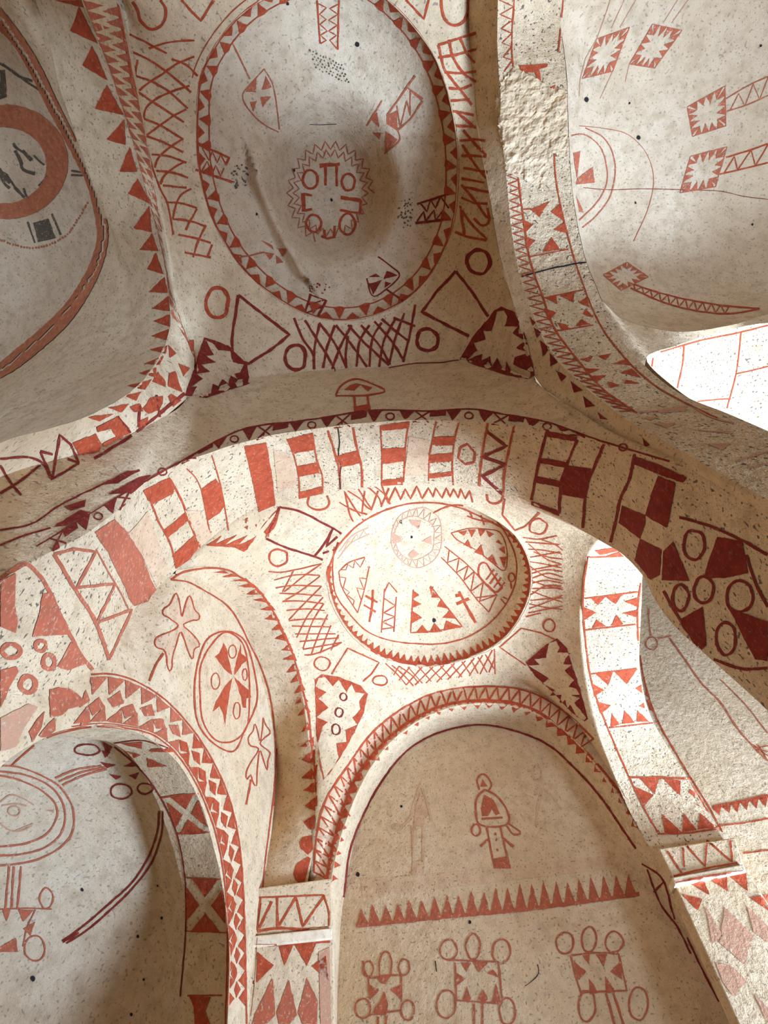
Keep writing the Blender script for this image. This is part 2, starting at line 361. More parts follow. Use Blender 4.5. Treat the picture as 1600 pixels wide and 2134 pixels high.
# apse behind the left wall
AE = [('p', -1.02, 2.86, -1.5)] + pts('X', -1.02, (380, 2134), (386, 1900), (365, 1780), (330, 1680), (275, 1580), (215, 1545)) + [('p', -1.02, 1.25, .95), ('p', -1.02, 1.0, .5), ('p', -1.02, .98, 0), ('p', -1.02, .98, -1.5)]
cv['AE'] = curve(AE)
lo, hi = angle_range([cv['AE'], cv['APS']], WC, (1, 2)); g = np.linspace(lo, hi, 160)
ae = by_angle(cv['AE'], WC, (1, 2), g)
apse_jamb = loft('arch_soffit', by_angle(cv['APS'], WC, (1, 2), g), ae, PLASTER, 8)
yc, zs_, x0, xb = 1.92, .35+EYE_H, -1.02, -2.05
rows = []
for i in range(33):
    t = i/32*math.pi/2; w = math.cos(t)
    r = ae.copy()
    grow = 1 + .11*min(1, i/3)
    r[:, 1] = yc + (ae[:, 1]-yc)*w*grow
    r[:, 2] = np.where(ae[:, 2] > zs_, zs_ + (ae[:, 2]-zs_)*(w*.85+.15*w*w)*grow, ae[:, 2])
    r[:, 0] = x0 + (xb-x0)*math.sin(t)
    rows.append(r)
apse = grid_mesh('apse', rows, PLASTER_GREY)
# right side bay: its dome, front edge and the arch towards the right arm
E12 = [(1255, 628, 'Y', .68), (1300, 665, 'Y', .80), (1400, 690, 'Y', .88), (1500, 683, 'Y', .92), (1600, 655, 'Y', .92), ('p', 2.75, .88, 2.72), ('p', 3.0, .6, 2.65), ('p', 3.05, 0, 2.7), ('p', 3.0, -.7, 2.65), ('p', 2.7, -1.0, 2.7), ('p', 2.0, -1.05, 2.9), ('p', 1.4, -1.0, 2.7)]
E13 = [('p', 1.27, .86, -1.5), ('p', 1.27, .86, 1.2), ('p', 1.285, .86, 1.9), (1347, 748, 'Y', .87), (1400, 722, 'Y', .92), (1500, 692, 'Y', .94), (1600, 672, 'Y', .94), ('p', 2.72, .95, 2.5), ('p', 2.95, .95, 1.8), ('p', 3.0, .95, .8), ('p', 3.0, .95, -1.5)]
c12, c13 = curve(E12), curve(E13)
i11 = [i for i, e in enumerate(E11) if e[:2] == (1250, 620)][0]
loopC = np.vstack([cv['E11'][2*14:i11*14+1] + np.array([.004, 0, .004]), c12])
cC = np.array([2.15, -.05, 0])
angC = np.linspace(-math.pi, math.pi, 220, endpoint=False)
rimC = loop_by_angle(loopC, cC, angC)
dome_C = dome_mesh('dome', rimC, np.array([2.1, -.05, 3.62+EYE_H]), PLASTER_GREY, power=.8)
a_ = resample(np.vstack([[[1.10, .66, 2.72+EYE_H]], c12[:14*5+1]]), 90)
b_ = resample(np.vstack([[[1.10, .90, 2.2+EYE_H]], c13[3*14:14*7+1]]), 90)
side_face = loft('vault_crown', a_, b_, PLASTER, 10)
far13 = c13.copy(); far13[:, 1] += .75
arch_side = loft('arch', resample(c13, 140), resample(far13, 140), PLASTER_ROUGH, 14)
# left side bay and its dome
ZD = 3.3
ring = [at(u, v, 'Z', ZD) for u, v in ((0, 30), (45, 100), (85, 170), (130, 250), (175, 340), (205, 420), (217, 480), (210, 530), (185, 585), (150, 635), (100, 690), (50, 735), (0, 775))] + [np.array([x, y, ZD+EYE_H]) for x, y in ((-2.3, .93), (-2.65, .75), (-2.8, .3), (-2.75, -.3), (-2.4, -.85), (-1.9, -1.05), (-1.5, -.95))]
cD = np.array([-1.95, 0, 0]); angD = np.linspace(-math.pi, math.pi, 220, endpoint=False)
rimD = loop_by_angle(cr(ring + ring[:1], 10)[:-1], cD, angD)
iE2a = 2; iE2b = len(E2)-3
outD = np.vstack([cv['E2'][iE2a*14:iE2b*14], curve([('p', -1.75, .9, 2.2), ('p', -2.0, .97, 2.2), ('p', -2.4, 1.0, 2.2), ('p', -3.0, .8, 2.4), ('p', -3.1, 0, 2.6), ('p', -3.0, -.9, 2.4), ('p', -2.0, -1.2, 2.6), ('p', -1.2, -1.05, 2.4)])])
outD = loop_by_angle(outD, cD, angD)
crown_D = crown_mesh('vault_crown', rimD, outD, PLASTER)
APD = np.array([-1.95, -.1, 3.85+EYE_H])
dome_D = dome_mesh('dome', rimD, APD, PLASTER_GREY)
# pilasters at the far corners of the small bay
def slab(name, quad, depth, mat, bev=.006):
    """four corners (ccw seen from the room) pushed back along the quad's normal: a plate with real thickness"""
    q = [Vector(p) for p in quad]
    n = (q[1]-q[0]).cross(q[3]-q[0]).normalized()
    if n.dot(Vector(EYE)-q[0]) < 0: n = -n
    bm = bmesh.new()
    f = [bm.verts.new(p) for p in q]; b = [bm.verts.new(p-n*depth) for p in q]
    bm.faces.new(f); bm.faces.new(b[::-1])
    for i in range(4): bm.faces.new((f[i], b[i], b[(i+1) % 4], f[(i+1) % 4]))
    bmesh.ops.recalc_face_normals(bm, faces=bm.faces)
    bmesh.ops.bevel(bm, geom=list(bm.edges), offset=bev, segments=2, affect='EDGES', profile=.5)
    bmesh.ops.triangulate(bm, faces=bm.faces)
    me = bpy.data.meshes.new(name); bm.to_mesh(me)
    SURF_V = [tuple(v.co) for v in bm.verts]; SURF_F = [tuple(v.index for v in f.verts) for f in bm.faces]
    bm.free(); me.materials.append(mat)
    for p in me.polygons: p.use_smooth = False
    o = bpy.data.objects.new(name, me); COL.objects.link(o)
    SURF_OF[o.as_pointer()] = BVHTree.FromPolygons(SURF_V, SURF_F)
    return o
def Q(ax, val, *uv): return [at(u, v, ax, val) for u, v in uv]
def Q2(*e): return [P3(x) for x in e]
pil_l_cap = slab('capital', Q2((538, 1850, 'Y', 3.0), (690, 1830, 'Y', 3.2), (693, 1933, 'Y', 3.2), (526, 1950, 'Y', 3.0)), .12, PLASTER)
pil_l_fil = slab('fillet', Q2((525, 1950, 'Y', 2.985), (693, 1933, 'Y', 3.185), (693, 1957, 'Y', 3.185), (523, 1974, 'Y', 2.985)), .12, PLASTER_WHITE)
pil_l_sh = slab('shaft', Q2((523, 1972, 'Y', 3.0), (694, 1955, 'Y', 3.2), (699, 2250, 'Y', 3.2), (500, 2250, 'Y', 3.0)), .12, PLASTER)
low = [P3(('p', -.835, 3.0, -1.5)), None]
pil_r_cap = slab('capital', Q('Y', 3.16, (1372, 1768), (1532, 1745), (1548, 1800), (1402, 1828)), .10, PLASTER)
pil_r_fil = slab('fillet', Q('Y', 3.145, (1400, 1828), (1548, 1800), (1556, 1815), (1406, 1846)), .10, PLASTER_WHITE)
pil_r_sh = slab('shaft', Q('Y', 3.17, (1406, 1844), (1556, 1813), (1790, 2180), (1560, 2180)), .10, PLASTER)
# outer walls, floor and roof rock; doorways let the daylight in
def wall_open(name, ax, pos, th, lo, hi, op, mat):
    """a wall with one opening; lo/hi and op are (horizontal, z) ranges"""
    (h0, z0), (h1, z1) = lo, hi
    bm = bmesh.new()
    rects = [(h0, h1, z0, z1)] if op is None else [(h0, op[0], z0, z1), (op[1], h1, z0, z1), (op[0], op[1], op[3], z1)]
    for a, b, c, d in rects:
        if b-a < 1e-4 or d-c < 1e-4: continue
        g = bmesh.ops.create_cube(bm, size=1)
        for v in g['verts']:
            h = (a+b)/2 + v.co.x*(b-a); z = (c+d)/2 + v.co.z*(d-c); w = pos + v.co.y*th
            v.co = Vector((w, h, z)) if ax == 'X' else Vector((h, w, z))
    me = bpy.data.meshes.new(name); bm.to_mesh(me); bm.free(); me.materials.append(mat)
    o = bpy.data.objects.new(name, me); COL.objects.link(o); return o
floor = box('floor', (-3.5, -3.4, -.15), (3.7, 4.5, 0), ROCK)
ceiling = box('ceiling', (-3.5, -3.4, 5.75), (3.7, 4.5, 5.9), ROCK)
wall_e = wall_open('wall_east', 'X', 3.5, .2, (-3.4, 0), (4.5, 5.75), (2.2, 3.2, 0, 1.9), ROCK)
wall_w = wall_open('wall_west', 'X', -3.4, .2, (-3.4, 0), (4.5, 5.75), None, ROCK)
wall_n = wall_open('wall_north', 'Y', 4.4, .2, (-3.5, 0), (3.7, 5.75), None, ROCK)
wall_s = wall_open('wall_south', 'Y', -3.3, .2, (-3.5, 0), (3.7, 5.75), (-1.0, .5, 0, 2.2), ROCK)
# ------------------------------------------------------------------ things: names, labels, parents
arch_left.name = 'side_arch'; arch_right.name = 'side_arch'; arch_r2.name = 'side_arch'; arch_side.name = 'side_arch'
arch_mid.name = 'transverse_arch'; arch_front.name = 'blind_arch'
tag(arch_left, 'plastered side arch edged with dark red teeth, beside the dome with the orange ring', 'arch')
tag(arch_left_face, 'narrow arch face with slim red and white triangles', parent=arch_left)
tag(arch_right, 'side arch with red star panels and a zigzag border, beside the large grey dome bay', 'arch')
tag(arch_right_face, 'shaded inner face of the arch', parent=arch_right)
tag(arch_mid, 'broad arch with red and white striped blocks across its underside, between the two bays', 'arch')
tag(arch_mid_face, 'shaded tan face above the striped underside', parent=arch_mid)
tag(crown_A, 'squared vault with lattice panels, circles and corner stars around the largest dome', 'vault')
tag(dome_A, 'deep grey dome with a jagged wreath around letters at its centre', 'dome')
tag(crown_B, 'squared vault with red lattices and circles around the small dome beyond the striped arch', 'vault')
tag(dome_B, 'small white dome with a red toothed rim and a rosette, beyond the striped arch', 'dome')
tag(arch_front, 'blind arch with a red zigzag band over the tan wall with three crosses', 'arch')
tag(front_reveal, 'shallow reveal of the blind arch', parent=arch_front)
tag(wall_front, 'tan end wall with a row of red teeth and painted crosses', 'wall', kind='structure')
tag(light_block_wall, 'unseen wall added behind the viewer to block light', 'wall', kind='structure')
tag(wall_left, 'white wall with an oval medallion and crosses above the apse opening', 'wall', kind='structure')
tag(reveal_left, 'curved arch reveal with a row of red teeth, left of the small dome', 'arch')
reveal_left.name = 'wall_arch'
tag(arch_r2, 'brightly lit arch with red star panels on its white underside, right of the small dome', 'arch')
tag(wall_arm, 'tan side wall behind the lit star-panel arch', 'wall', kind='structure')
tag(apse_jamb, 'curved jamb with red and white square panels, in front of the grey apse', 'arch'); apse_jamb.name = 'apse_arch'
tag(apse, 'grey rounded apse with red concentric circles, behind the triangle-edged arch', 'apse')
tag(dome_C, 'broad grey dome with small red star squares on ladder stems', 'dome')
tag(side_face, 'pale rounded ledge under the broad grey dome with star squares', 'vault')
tag(arch_side, 'sunlit white arch ruled with thin red block lines', 'arch')
tag(crown_D, 'tan curved vault below the dome with the orange ring', 'vault')
tag(dome_D, 'grey dome with an orange ring and an orange round medallion', 'dome')
def empty(name, loc, label, cat):
    e = bpy.data.objects.new(name, None); COL.objects.link(e); e.location = loc; return tag(e, label, cat)
def adopt(child, par):
    child.parent = par; child.matrix_parent_inverse = par.matrix_world.inverted() if par.type != 'EMPTY' else Matrix.Translation(-Vector(par.location))
pil_l = empty('pilaster', (-.65, 3.1, 0), 'corner pilaster between the apse wall and the wall with three crosses', 'pilaster')
pil_r = empty('pilaster', (1.5, 3.2, 0), 'pilaster below the lit star-panel arch, right of the three crosses', 'pilaster')
for c_ in (pil_l_cap, pil_l_fil, pil_l_sh): adopt(c_, pil_l)
for c_ in (pil_r_cap, pil_r_fil, pil_r_sh): adopt(c_, pil_r)
for o_, l_ in ((floor, 'trodden tuff rock floor of the church'), (ceiling, 'tuff rock mass above the domes'), (wall_e, 'tuff rock wall with the bright doorway of the right arm'), (wall_w, 'plain tuff rock wall closing the left bay'), (wall_n, 'tuff rock behind the wall with three crosses'), (wall_s, 'tuff rock wall with the entrance behind the viewer')):
    tag(o_, l_, 'floor' if o_ is floor else 'ceiling' if o_ is ceiling else 'wall', kind='structure')

# ------------------------------------------------------------------ painting on the plaster: every mark is a skin of paint lying on the surface it decorates
from mathutils.geometry import delaunay_2d_cdt
rng = random.Random(11)
FR = {1: (0, 0, .3375), 2: (400, 0, .35), 3: (900, 0, .4375), 4: (0, 400, .35), 5: (380, 480, .5), 6: (1040, 480, .35), 7: (0, 840, .35), 8: (480, 860, .4375),
      9: (1000, 860, .375), 10: (0, 1340, .37209), 11: (280, 1160, .325), 12: (480, 1560, .375), 13: (1000, 1560, .375), 14: (640, 1000, .375), 15: (640, 1380, .4625), 16: (1080, 1080, .33744), 0: (0, 0, 1)}
def tr(fr, p):
    ox, oy, s = FR[fr]; return np.array([(ox+x*s, oy+y*s) for x, y in p], float)
def smooth2(p, step=6.0, closed=False):
    p = np.asarray(p, float)
    if closed: q = np.vstack([p[-1:], p, p[:2]])
    else: q = p
    c = cr(list(q), 10)
    if closed: c = c[10:-10]
    s = arclen(c); n = max(2, int(s[-1]/step)+1)
    return resample(c, n)
def straight(p, step=6.0):
    p = np.asarray(p, float); out = [p[0]]
    for a, b in zip(p[:-1], p[1:]):
        n = max(1, int(np.linalg.norm(b-a)/step))
        for k in range(1, n+1): out.append(a+(b-a)*k/n)
    return np.array(out)
STRICT = [False]
def hit(bvhs, u, v, lift):
    d = Vector(ray(u, v)).normalized(); o = Vector(EYE); best = None
    for b in bvhs:
        loc, nrm, idx, dist = b.ray_cast(o, d)
        if loc is not None and (best is None or dist < best[2]): best = (loc, nrm, dist)
    if best is None and not STRICT[0]:                 # just past the edge of its surface: lie on the neighbour
        for b in SURF_OF.values():
            loc, nrm, idx, dist = b.ray_cast(o, d)
            if loc is not None and (best is None or dist < best[2]): best = (loc, nrm, dist)
    if best is None: return None
    loc, nrm, dist = best
    if nrm.dot(d) > 0: nrm = -nrm
    return loc + nrm*lift - d*lift*.5
class Mark:
    def __init__(self): self.v, self.f = [], []
    def add(self, px, faces, bvhs, lift):
        base = {}
        for i, (u, v) in enumerate(px):
            h = hit(bvhs, u, v, lift)
            if h is not None: base[i] = len(self.v); self.v.append(h)
        for f in faces:
            if all(i in base for i in f):
                pp = [self.v[base[i]] for i in f]
                if max((pp[i]-pp[i-1]).length for i in range(len(pp))) < .15: self.f.append(tuple(base[i] for i in f))
def strip(p, w, wob=.22):
    p = np.asarray(p, float); n = len(p)
    t = np.gradient(p, axis=0); t /= np.linalg.norm(t, axis=1)[:, None]+1e-9
    nn = np.stack([-t[:, 1], t[:, 0]], 1)
    ph = rng.random()*100
    ww = np.array([w/2*(1+wob*2*noise.noise((i*.45, ph, 0))) for i in range(n)])
    of = np.array([noise.noise((i*.3, ph+9, 3))*min(1.6, w*.2) for i in range(n)])
    a, b = p+nn*(ww+of)[:, None], p+nn*(of-ww)[:, None]
    px = np.vstack([a, b]); fs = [(i, i+1, n+i+1, n+i) for i in range(n-1)]
    return px, fs
def fill(loops, step=6.5, jit=.8):
    ps, es = [], []
    for p in loops:
        p = straight(np.vstack([p, p[:1]]), step)[:-1]
        ph = rng.random()*100
        p = p + np.array([[noise.noise((i*.6, ph, 1))*jit*2, noise.noise((i*.6, ph, 5))*jit*2] for i in range(len(p))])
        k0 = sum(len(q) for q in ps); ps.append(p); es += [(k0+i, k0+(i+1) % len(p)) for i in range(len(p))]
    p = np.vstack(ps)
    lo, hi = p.min(0), p.max(0)
    g = [(x, y) for x in np.arange(lo[0]+step*.6, hi[0], step*1.4) for y in np.arange(lo[1]+step*.6, hi[1], step*1.4)]
    n = len(p)
    vin = [Vector(q) for q in p] + [Vector(q) for q in g]
    r = delaunay_2d_cdt(vin, es, [], 0, 1e-3)
    vo, fo = r[0], r[2]
    px = np.array([tuple(v) for v in vo])
    # keep faces inside the outline (even-odd rule)
    if not fo: return px, []
    c = np.array([px[list(f)].mean(0) for f in fo])
    e = np.array(es); a0, a1 = p[e[:, 0]], p[e[:, 1]]
    dy = a1[:, 1]-a0[:, 1]; dy[np.abs(dy) < 1e-9] = 1e-9
    span = (a0[None, :, 1] > c[:, None, 1]) != (a1[None, :, 1] > c[:, None, 1])
    xi = a0[None, :, 0] + (a1-a0)[None, :, 0]*(c[:, None, 1]-a0[None, :, 1])/dy[None]
    ins = (span & (c[:, None, 0] < xi)).sum(1) % 2 == 1
    return px, [tuple(f) for f, k in zip(fo, ins) if k]
def ell(cx, cy, rx, ry, n=None, a0=0, a1=2*math.pi):
    n = n or 28
    return [(cx+rx*math.cos(a0+(a1-a0)*i/n), cy+ry*math.sin(a0+(a1-a0)*i/n)) for i in range(n+1)]
NPAINT = [0]
def X(fr, items):
    """marks noted on an enlarged detail of the wall -> common coordinates"""
    s = FR[fr][2]; out = []
    for it in items:
        if it[0] in 'flz': out.append((it[0], [tuple(q) for q in tr(fr, it[1])]) + tuple(it[2:]))
        elif it[0] == 'c':
            (x, y), = tr(fr, [it[1:3]]); out.append(('c', x, y, it[3]*s, it[4]*s, it[5]))
        elif it[0] == 'd':
            (x, y), = tr(fr, [it[1:3]]); out.append(('d', x, y, it[3]*s))
    return out
def FL(fr, *ps): return X(fr, [('f', p) for p in ps])
def LN(fr, w, *ps): return X(fr, [('l', p, w) for p in ps])
def ZG(fr, w, *ps): return X(fr, [('z', p, w) for p in ps])
def CI(fr, w, *cs): return X(fr, [('c', *c, w) for c in cs])
def DT(fr, *ds): return X(fr, [('d', *d) for d in ds])
def paint_mark(name, parent, surfs, items, mat, label=None, lift=.0016, step=6.5):
    """items: ('f', outline) filled, ('l', points, width) smooth stroke, ('z', points, width) straight-jointed stroke,
    ('c', cx, cy, rx, ry, width) loop, ('d', x, y, r) dot"""
    bvhs = [SURF_OF[o.as_pointer()] for o in surfs]
    def geo(its):
        m = Mark()
        for it in its:
            k = it[0]
            if k == 'f': px, fs = fill([np.asarray(it[1], float)], step)
            elif k == 'h': px, fs = fill([np.asarray(q, float) for q in it[1:]], step)
            elif k == 'l': px, fs = strip(smooth2(it[1]), it[2])
            elif k == 'z': px, fs = strip(straight(it[1]), it[2])
            elif k == 'c':
                a0 = rng.random()*6
                e = [(x+rng.uniform(-1, 1)*it[3]*.07, y+rng.uniform(-1, 1)*it[4]*.06) for x, y in ell(it[1], it[2], it[3], it[4], 11, a0, a0+2*math.pi)[:-1]]
                px, fs = strip(smooth2(e, 5, closed=True), it[5])
            elif k == 'd': px, fs = fill([np.asarray(ell(it[1], it[2], it[3], it[3]*1.2, 8)[:-1], float)], 5)
            m.add(px, fs, bvhs, lift)
        return m
    def link(nm, m, par):
        if not m.f: return None
        me = bpy.data.meshes.new(nm); me.from_pydata(m.v, [], m.f); me.materials.append(mat)
        me.polygons.foreach_set('use_smooth', [True]*len(m.f)); me.update()
        o = bpy.data.objects.new(nm, me); COL.objects.link(o)
        if par is not None: adopt(o, par)
        NPAINT[0] += len(m.f)
        return o
    if sum(it[0] == 'd' for it in items) > 10:                    # a spatter of dots
        o = link(name, geo(items), parent)
        if o: o['kind'] = 'stuff'
        if o and label: o['label'] = label
        return o
    # strokes that touch belong together; patches and strokes that stand apart are pieces of their own
    smp = []
    for it in items:
        if it[0] in 'lz': smp.append(straight(it[1], 5))
        elif it[0] in 'fh': smp.append(straight(np.vstack([it[1], it[1][:1]]), 5))
        elif it[0] == 'c': smp.append(np.array(ell(*it[1:5], 20)))
        else: smp.append(np.array([it[1:3]], float))
    par_ = list(range(len(items)))
    def find(i):
        while par_[i] != i: i = par_[i]
        return i
    for i in range(len(items)):
        for k in range(i):
            if items[i][0] in 'f' and items[k][0] in 'f': continue
            if find(i) != find(k):
                if items[i][0] in 'f' or items[k][0] in 'f': continue
                if np.min(np.linalg.norm(smp[i][:, None]-smp[k][None], axis=2)) < 7: par_[find(i)] = find(k)
    groups = {}
    for i, it in enumerate(items): groups.setdefault(find(i), []).append(it)
    groups = list(groups.values())
    def pname(grp): return PIECE.get(name, 'patch') if grp[0][0] == 'f' else 'loop' if grp[0][0] == 'c' and len(grp) == 1 else 'outline'
    if len(groups) == 1:
        o = link(name, geo(items), parent)
        if o and label: o['label'] = label
        return o
    if name in LOOSE:
        for grp in groups:
            o = link(name, geo(grp), parent)
            if o and label: o['label'] = label
        return None
    par, world_loc = parent, None
    if parent.parent is None:
        g0 = geo(groups[0])
        par = bpy.data.objects.new(name, None); COL.objects.link(par); par.empty_display_size = .05
        if label: par['label'] = label
        if g0.v: par.location = g0.v[0]
        adopt(par, parent); world_loc = Vector(par.location)
    for grp in groups:
        o = link(pname(grp), geo(grp), None)
        if o is None: continue
        if world_loc is not None: o.parent = par; o.matrix_parent_inverse = Matrix.Translation(-world_loc)
        else: adopt(o, par)
    return par
LOOSE = {'hole', 'crack', 'painted_line', 'painted_lines', 'painted_stripe_lines', 'painted_block_lines', 'painted_rim_line', 'painted_wash', 'painted_stem'}
PIECE = dict(painted_teeth='tooth', painted_triangles='triangle', painted_star_panel='triangle', painted_star_square='triangle', painted_square='triangle', painted_triangle_ring='triangle', painted_checks='check', painted_border='block', painted_petals='petal', painted_cross='arm', painted_wash='wash_patch', painted_bars='bar')
def lerp2(a, b, t): return a*(1-t)+b*t
def pair(fr, A, B, n):
    a, b = resample(smooth2(tr(fr, A), 4), n), resample(smooth2(tr(fr, B), 4), n)
    return a, b
def zig(fr, A, B, n, w):
    """zigzag between two curves"""
    a, b = pair(fr, A, B, 2*n+1)
    return [('z', [tuple(a[i] if i % 2 == 0 else b[i]) for i in range(2*n+1)], w)]
def teeth(fr, A, n, h, side=1, gap=.0, lean=0, hs=None, base=0):
    """row of triangles along a curve"""
    c = resample(smooth2(tr(fr, A), 3), n*4+1); out = []
    for i in range(n):
        p, q = c[i*4], c[i*4+4]; t = q-p; nn = np.array([-t[1], t[0]])/(np.linalg.norm(t)+1e-9)*side
        hh = (h if hs is None else np.interp(i/(n-1), np.linspace(0, 1, len(hs)), hs))*rng.uniform(.88, 1.1)
        m = c[i*4+2] + nn*hh + t*(lean+rng.uniform(-.08, .08))
        p2, q2 = p+t*gap*.5, q-t*gap*.5
        out.append(('f', [tuple(p2-nn*base), tuple(p2), tuple(lerp2(p2, m, .5)-0*nn), tuple(m), tuple(lerp2(q2, m, .5)), tuple(q2), tuple(q2-nn*base)] if base else [tuple(p2), tuple(m), tuple(q2)]))
    return out
def bil(q, u, v):
    q = np.asarray(q, float); return tuple((1-v)*((1-u)*q[0]+u*q[1]) + v*((1-u)*q[3]+u*q[2]))
def star_panel(fr, quad, n=(3, 3, 3, 3), depth=.26, lines=0):
    """panel whose four sides carry triangles pointing inwards, leaving a plain star in the middle"""
    q = tr(fr, quad); out = []
    for side in range(4):
        k = n[side]
        for i in range(k):
            a, b = .04+.92*i/k, .04+.92*(i+1)/k; m = (a+b)/2; d = depth*rng.uniform(.85, 1.15)
            a, b = a+.01, b-.01
            m = m + (m-.5)*-.25
            if side == 0: tri = [(a, 0), (b, 0), (m, d)]
            elif side == 1: tri = [(1, a), (1, b), (1-d, m)]
            elif side == 2: tri = [(b, 1), (a, 1), (m, 1-d)]
            else: tri = [(0, b), (0, a), (d, m)]
            out.append(('f', [bil(q, *t) for t in tri]))
    if lines: out += [('z', [tuple(q[i]), tuple(q[(i+1) % 4])], lines) for i in range(4)]
    return out
def bowtie(fr, quad, inset=.10):
    """square filled with four red triangles that leave a pale diagonal cross"""
    q = tr(fr, quad); g = inset; out = []
    for tri in ([(g, 0), (1-g, 0), (.5, .5-g)], [(1, g), (1, 1-g), (.5+g, .5)], [(1-g, 1), (g, 1), (.5, .5+g)], [(0, 1-g), (0, g), (.5-g, .5)]):
        out.append(('f', [bil(q, *t) for t in tri]))
    return out
# ================================================================== left side arch
S = [arch_left]
paint_mark('painted_teeth', arch_left, S, FL(1, [(340,0),(500,0),(515,45)], [(490,40),(435,190),(600,265)], [(570,280),(510,405),(665,495)], [(660,520),(585,670),(765,710)], [(770,735),(660,860),(775,895)], [(800,905),(740,1060),(850,1060)], [(850,1100),(790,1195),(935,1260)]) +
    FL(4, [(890,80),(795,215),(905,240)], [(905,245),(830,345),(945,350)], [(930,360),(875,460),(975,490)], [(980,505),(885,595),(1000,600)], [(1005,620),(905,695),(1010,710)], [(1010,730),(910,770),(1010,805)], [(1005,815),(900,860),(1000,885)], [(995,915),(890,940),(985,965)], [(975,975),(855,1025),(950,1030)], [(930,1045),(825,1080),(925,1105)], [(905,1115),(760,1155),(860,1180)], [(840,1190),(735,1215),(810,1245)], [(770,1260),(640,1285),(720,1315)], [(680,1320),(520,1340),(590,1365)]), M_RED, 'row of large dark red teeth')
S = [arch_left_face]
EL = [(172,0),(240,180),(300,380),(345,560),(357,680)]; ER = [(246,0),(298,260),(338,480),(368,640),(402,735)]
a, b = pair(0, EL, ER, 61)
it = []
for i in range(0, 58, 2):
    it.append(('f', [tuple(a[i]), tuple(lerp2(a[i+1], b[i+1], .55)), tuple(a[i+2])]))
    it.append(('f', [tuple(b[i+1]), tuple(lerp2(a[i+2], b[i+2], .45)), tuple(b[min(60, i+3)])]))
paint_mark('painted_triangles', arch_left_face, S, it, M_WORN, 'slim red triangles in two rows')
paint_mark('painted_checks', arch_left_face, S, FL(4, [(940,1070),(985,1130),(985,1165),(905,1130)], [(1005,1080),(1045,1070),(1085,1195),(1000,1160)], [(895,1225),(970,1215),(965,1260),(945,1300),(880,1320),(850,1290)], [(770,1280),(830,1260),(850,1305),(795,1312)], [(815,1370),(880,1340),(882,1385),(825,1410)], [(575,1400),(700,1335),(775,1435),(620,1520),(608,1500),(690,1455),(660,1410),(580,1430)], [(430,1490),(570,1440),(605,1500),(590,1550),(470,1570)], [(1000,1220),(1030,1280),(1080,1240),(1020,1200)], [(1000,910),(1050,960),(1010,990)], [(990,1000),(1040,1030),(1000,1010)], [(1115,890),(1150,880),(1160,1000)], [(1060,1020),(1130,1050),(1090,1100)]), M_RED, 'red checks')
paint_mark('painted_line', arch_left_face, S, ZG(4, 5, [(830,1265),(825,1400)], [(930,1210),(950,1340)], [(700,1335),(775,1435)]) + LN(4, 6, [(1100,1200),(960,1310),(800,1440),(560,1590)]) +
    ZG(7, 5, [(310,455),(355,190),(420,245),(470,360)], [(240,290),(310,460)], [(240,285),(312,305)], [(310,455),(470,360)]) + LN(7, 5, [(0,330),(150,320),(230,340),(270,380),(300,450)], [(330,350),(400,335),(470,360)], [(0,370),(60,470),(125,550)], [(0,540),(100,480),(240,370)]), M_DARK, 'dark red drawn lines')
# ================================================================== vault around the big dome
S = [crown_A]
paint_mark('painted_lattice', crown_A, S, LN(1, 4.4, [(770,200),(850,235),(1030,330)], [(810,320),(920,370),(1050,460),(1180,570)], [(840,470),(960,515),(1060,580),(1160,670)], [(850,570),(960,640),(1135,755)], [(890,735),(980,770),(1130,860)], [(905,840),(1010,880),(1130,940)], [(935,955),(1040,965),(1150,1005)], [(965,1055),(1080,1070),(1160,1100)], [(1005,1145),(1150,1160)], [(1035,1250),(1120,1255),(1215,1285)], [(1065,1355),(1150,1360),(1260,1395)], [(1100,1450),(1200,1470),(1300,1500)], [(1140,1560),(1300,1590)],
    [(920,300),(1050,260),(1200,250)], [(860,560),(920,510),(1000,460),(1100,390),(1200,350)], [(885,735),(900,670),(950,620),(1050,570),(1170,530)], [(905,835),(980,780),(1080,710),(1150,675)], [(955,1035),(975,980),(1050,910),(1130,855)], [(990,1140),(1010,1090),(1080,1030),(1140,1000)], [(1065,1350),(1090,1250),(1120,1200),(1180,1165)], [(1145,1420),(1180,1350),(1215,1290)], [(1190,1590),(1220,1500),(1270,1390)], [(1280,1590),(1310,1510)], [(1060,365),(1150,400),(1220,470)], [(850,370),(835,450),(830,490)]), M_RED, 'red lattice beside the teeth of the left arch')
paint_mark('painted_line', crown_A, S, LN(1, 3.5, [(720,0),(780,320),(830,600),(880,800),(930,1000),(990,1170),(1030,1250),(1070,1450)]), M_RED)
paint_mark('painted_loop', crown_A, S, LN(1, 6, [(820,10),(850,60),(870,130),(930,180),(990,165),(1020,110),(1020,50),(990,0)]), M_RED, 'red drop-shaped loop')
paint_mark('painted_chevron', crown_A, S, ZG(1, 5.5, [(1120,0),(1240,130),(1320,0)]), M_RED)
paint_mark('painted_chevron', crown_A, S, ZG(2, 4.5, [(1275,0),(1380,115),(1410,0)]), M_RED)
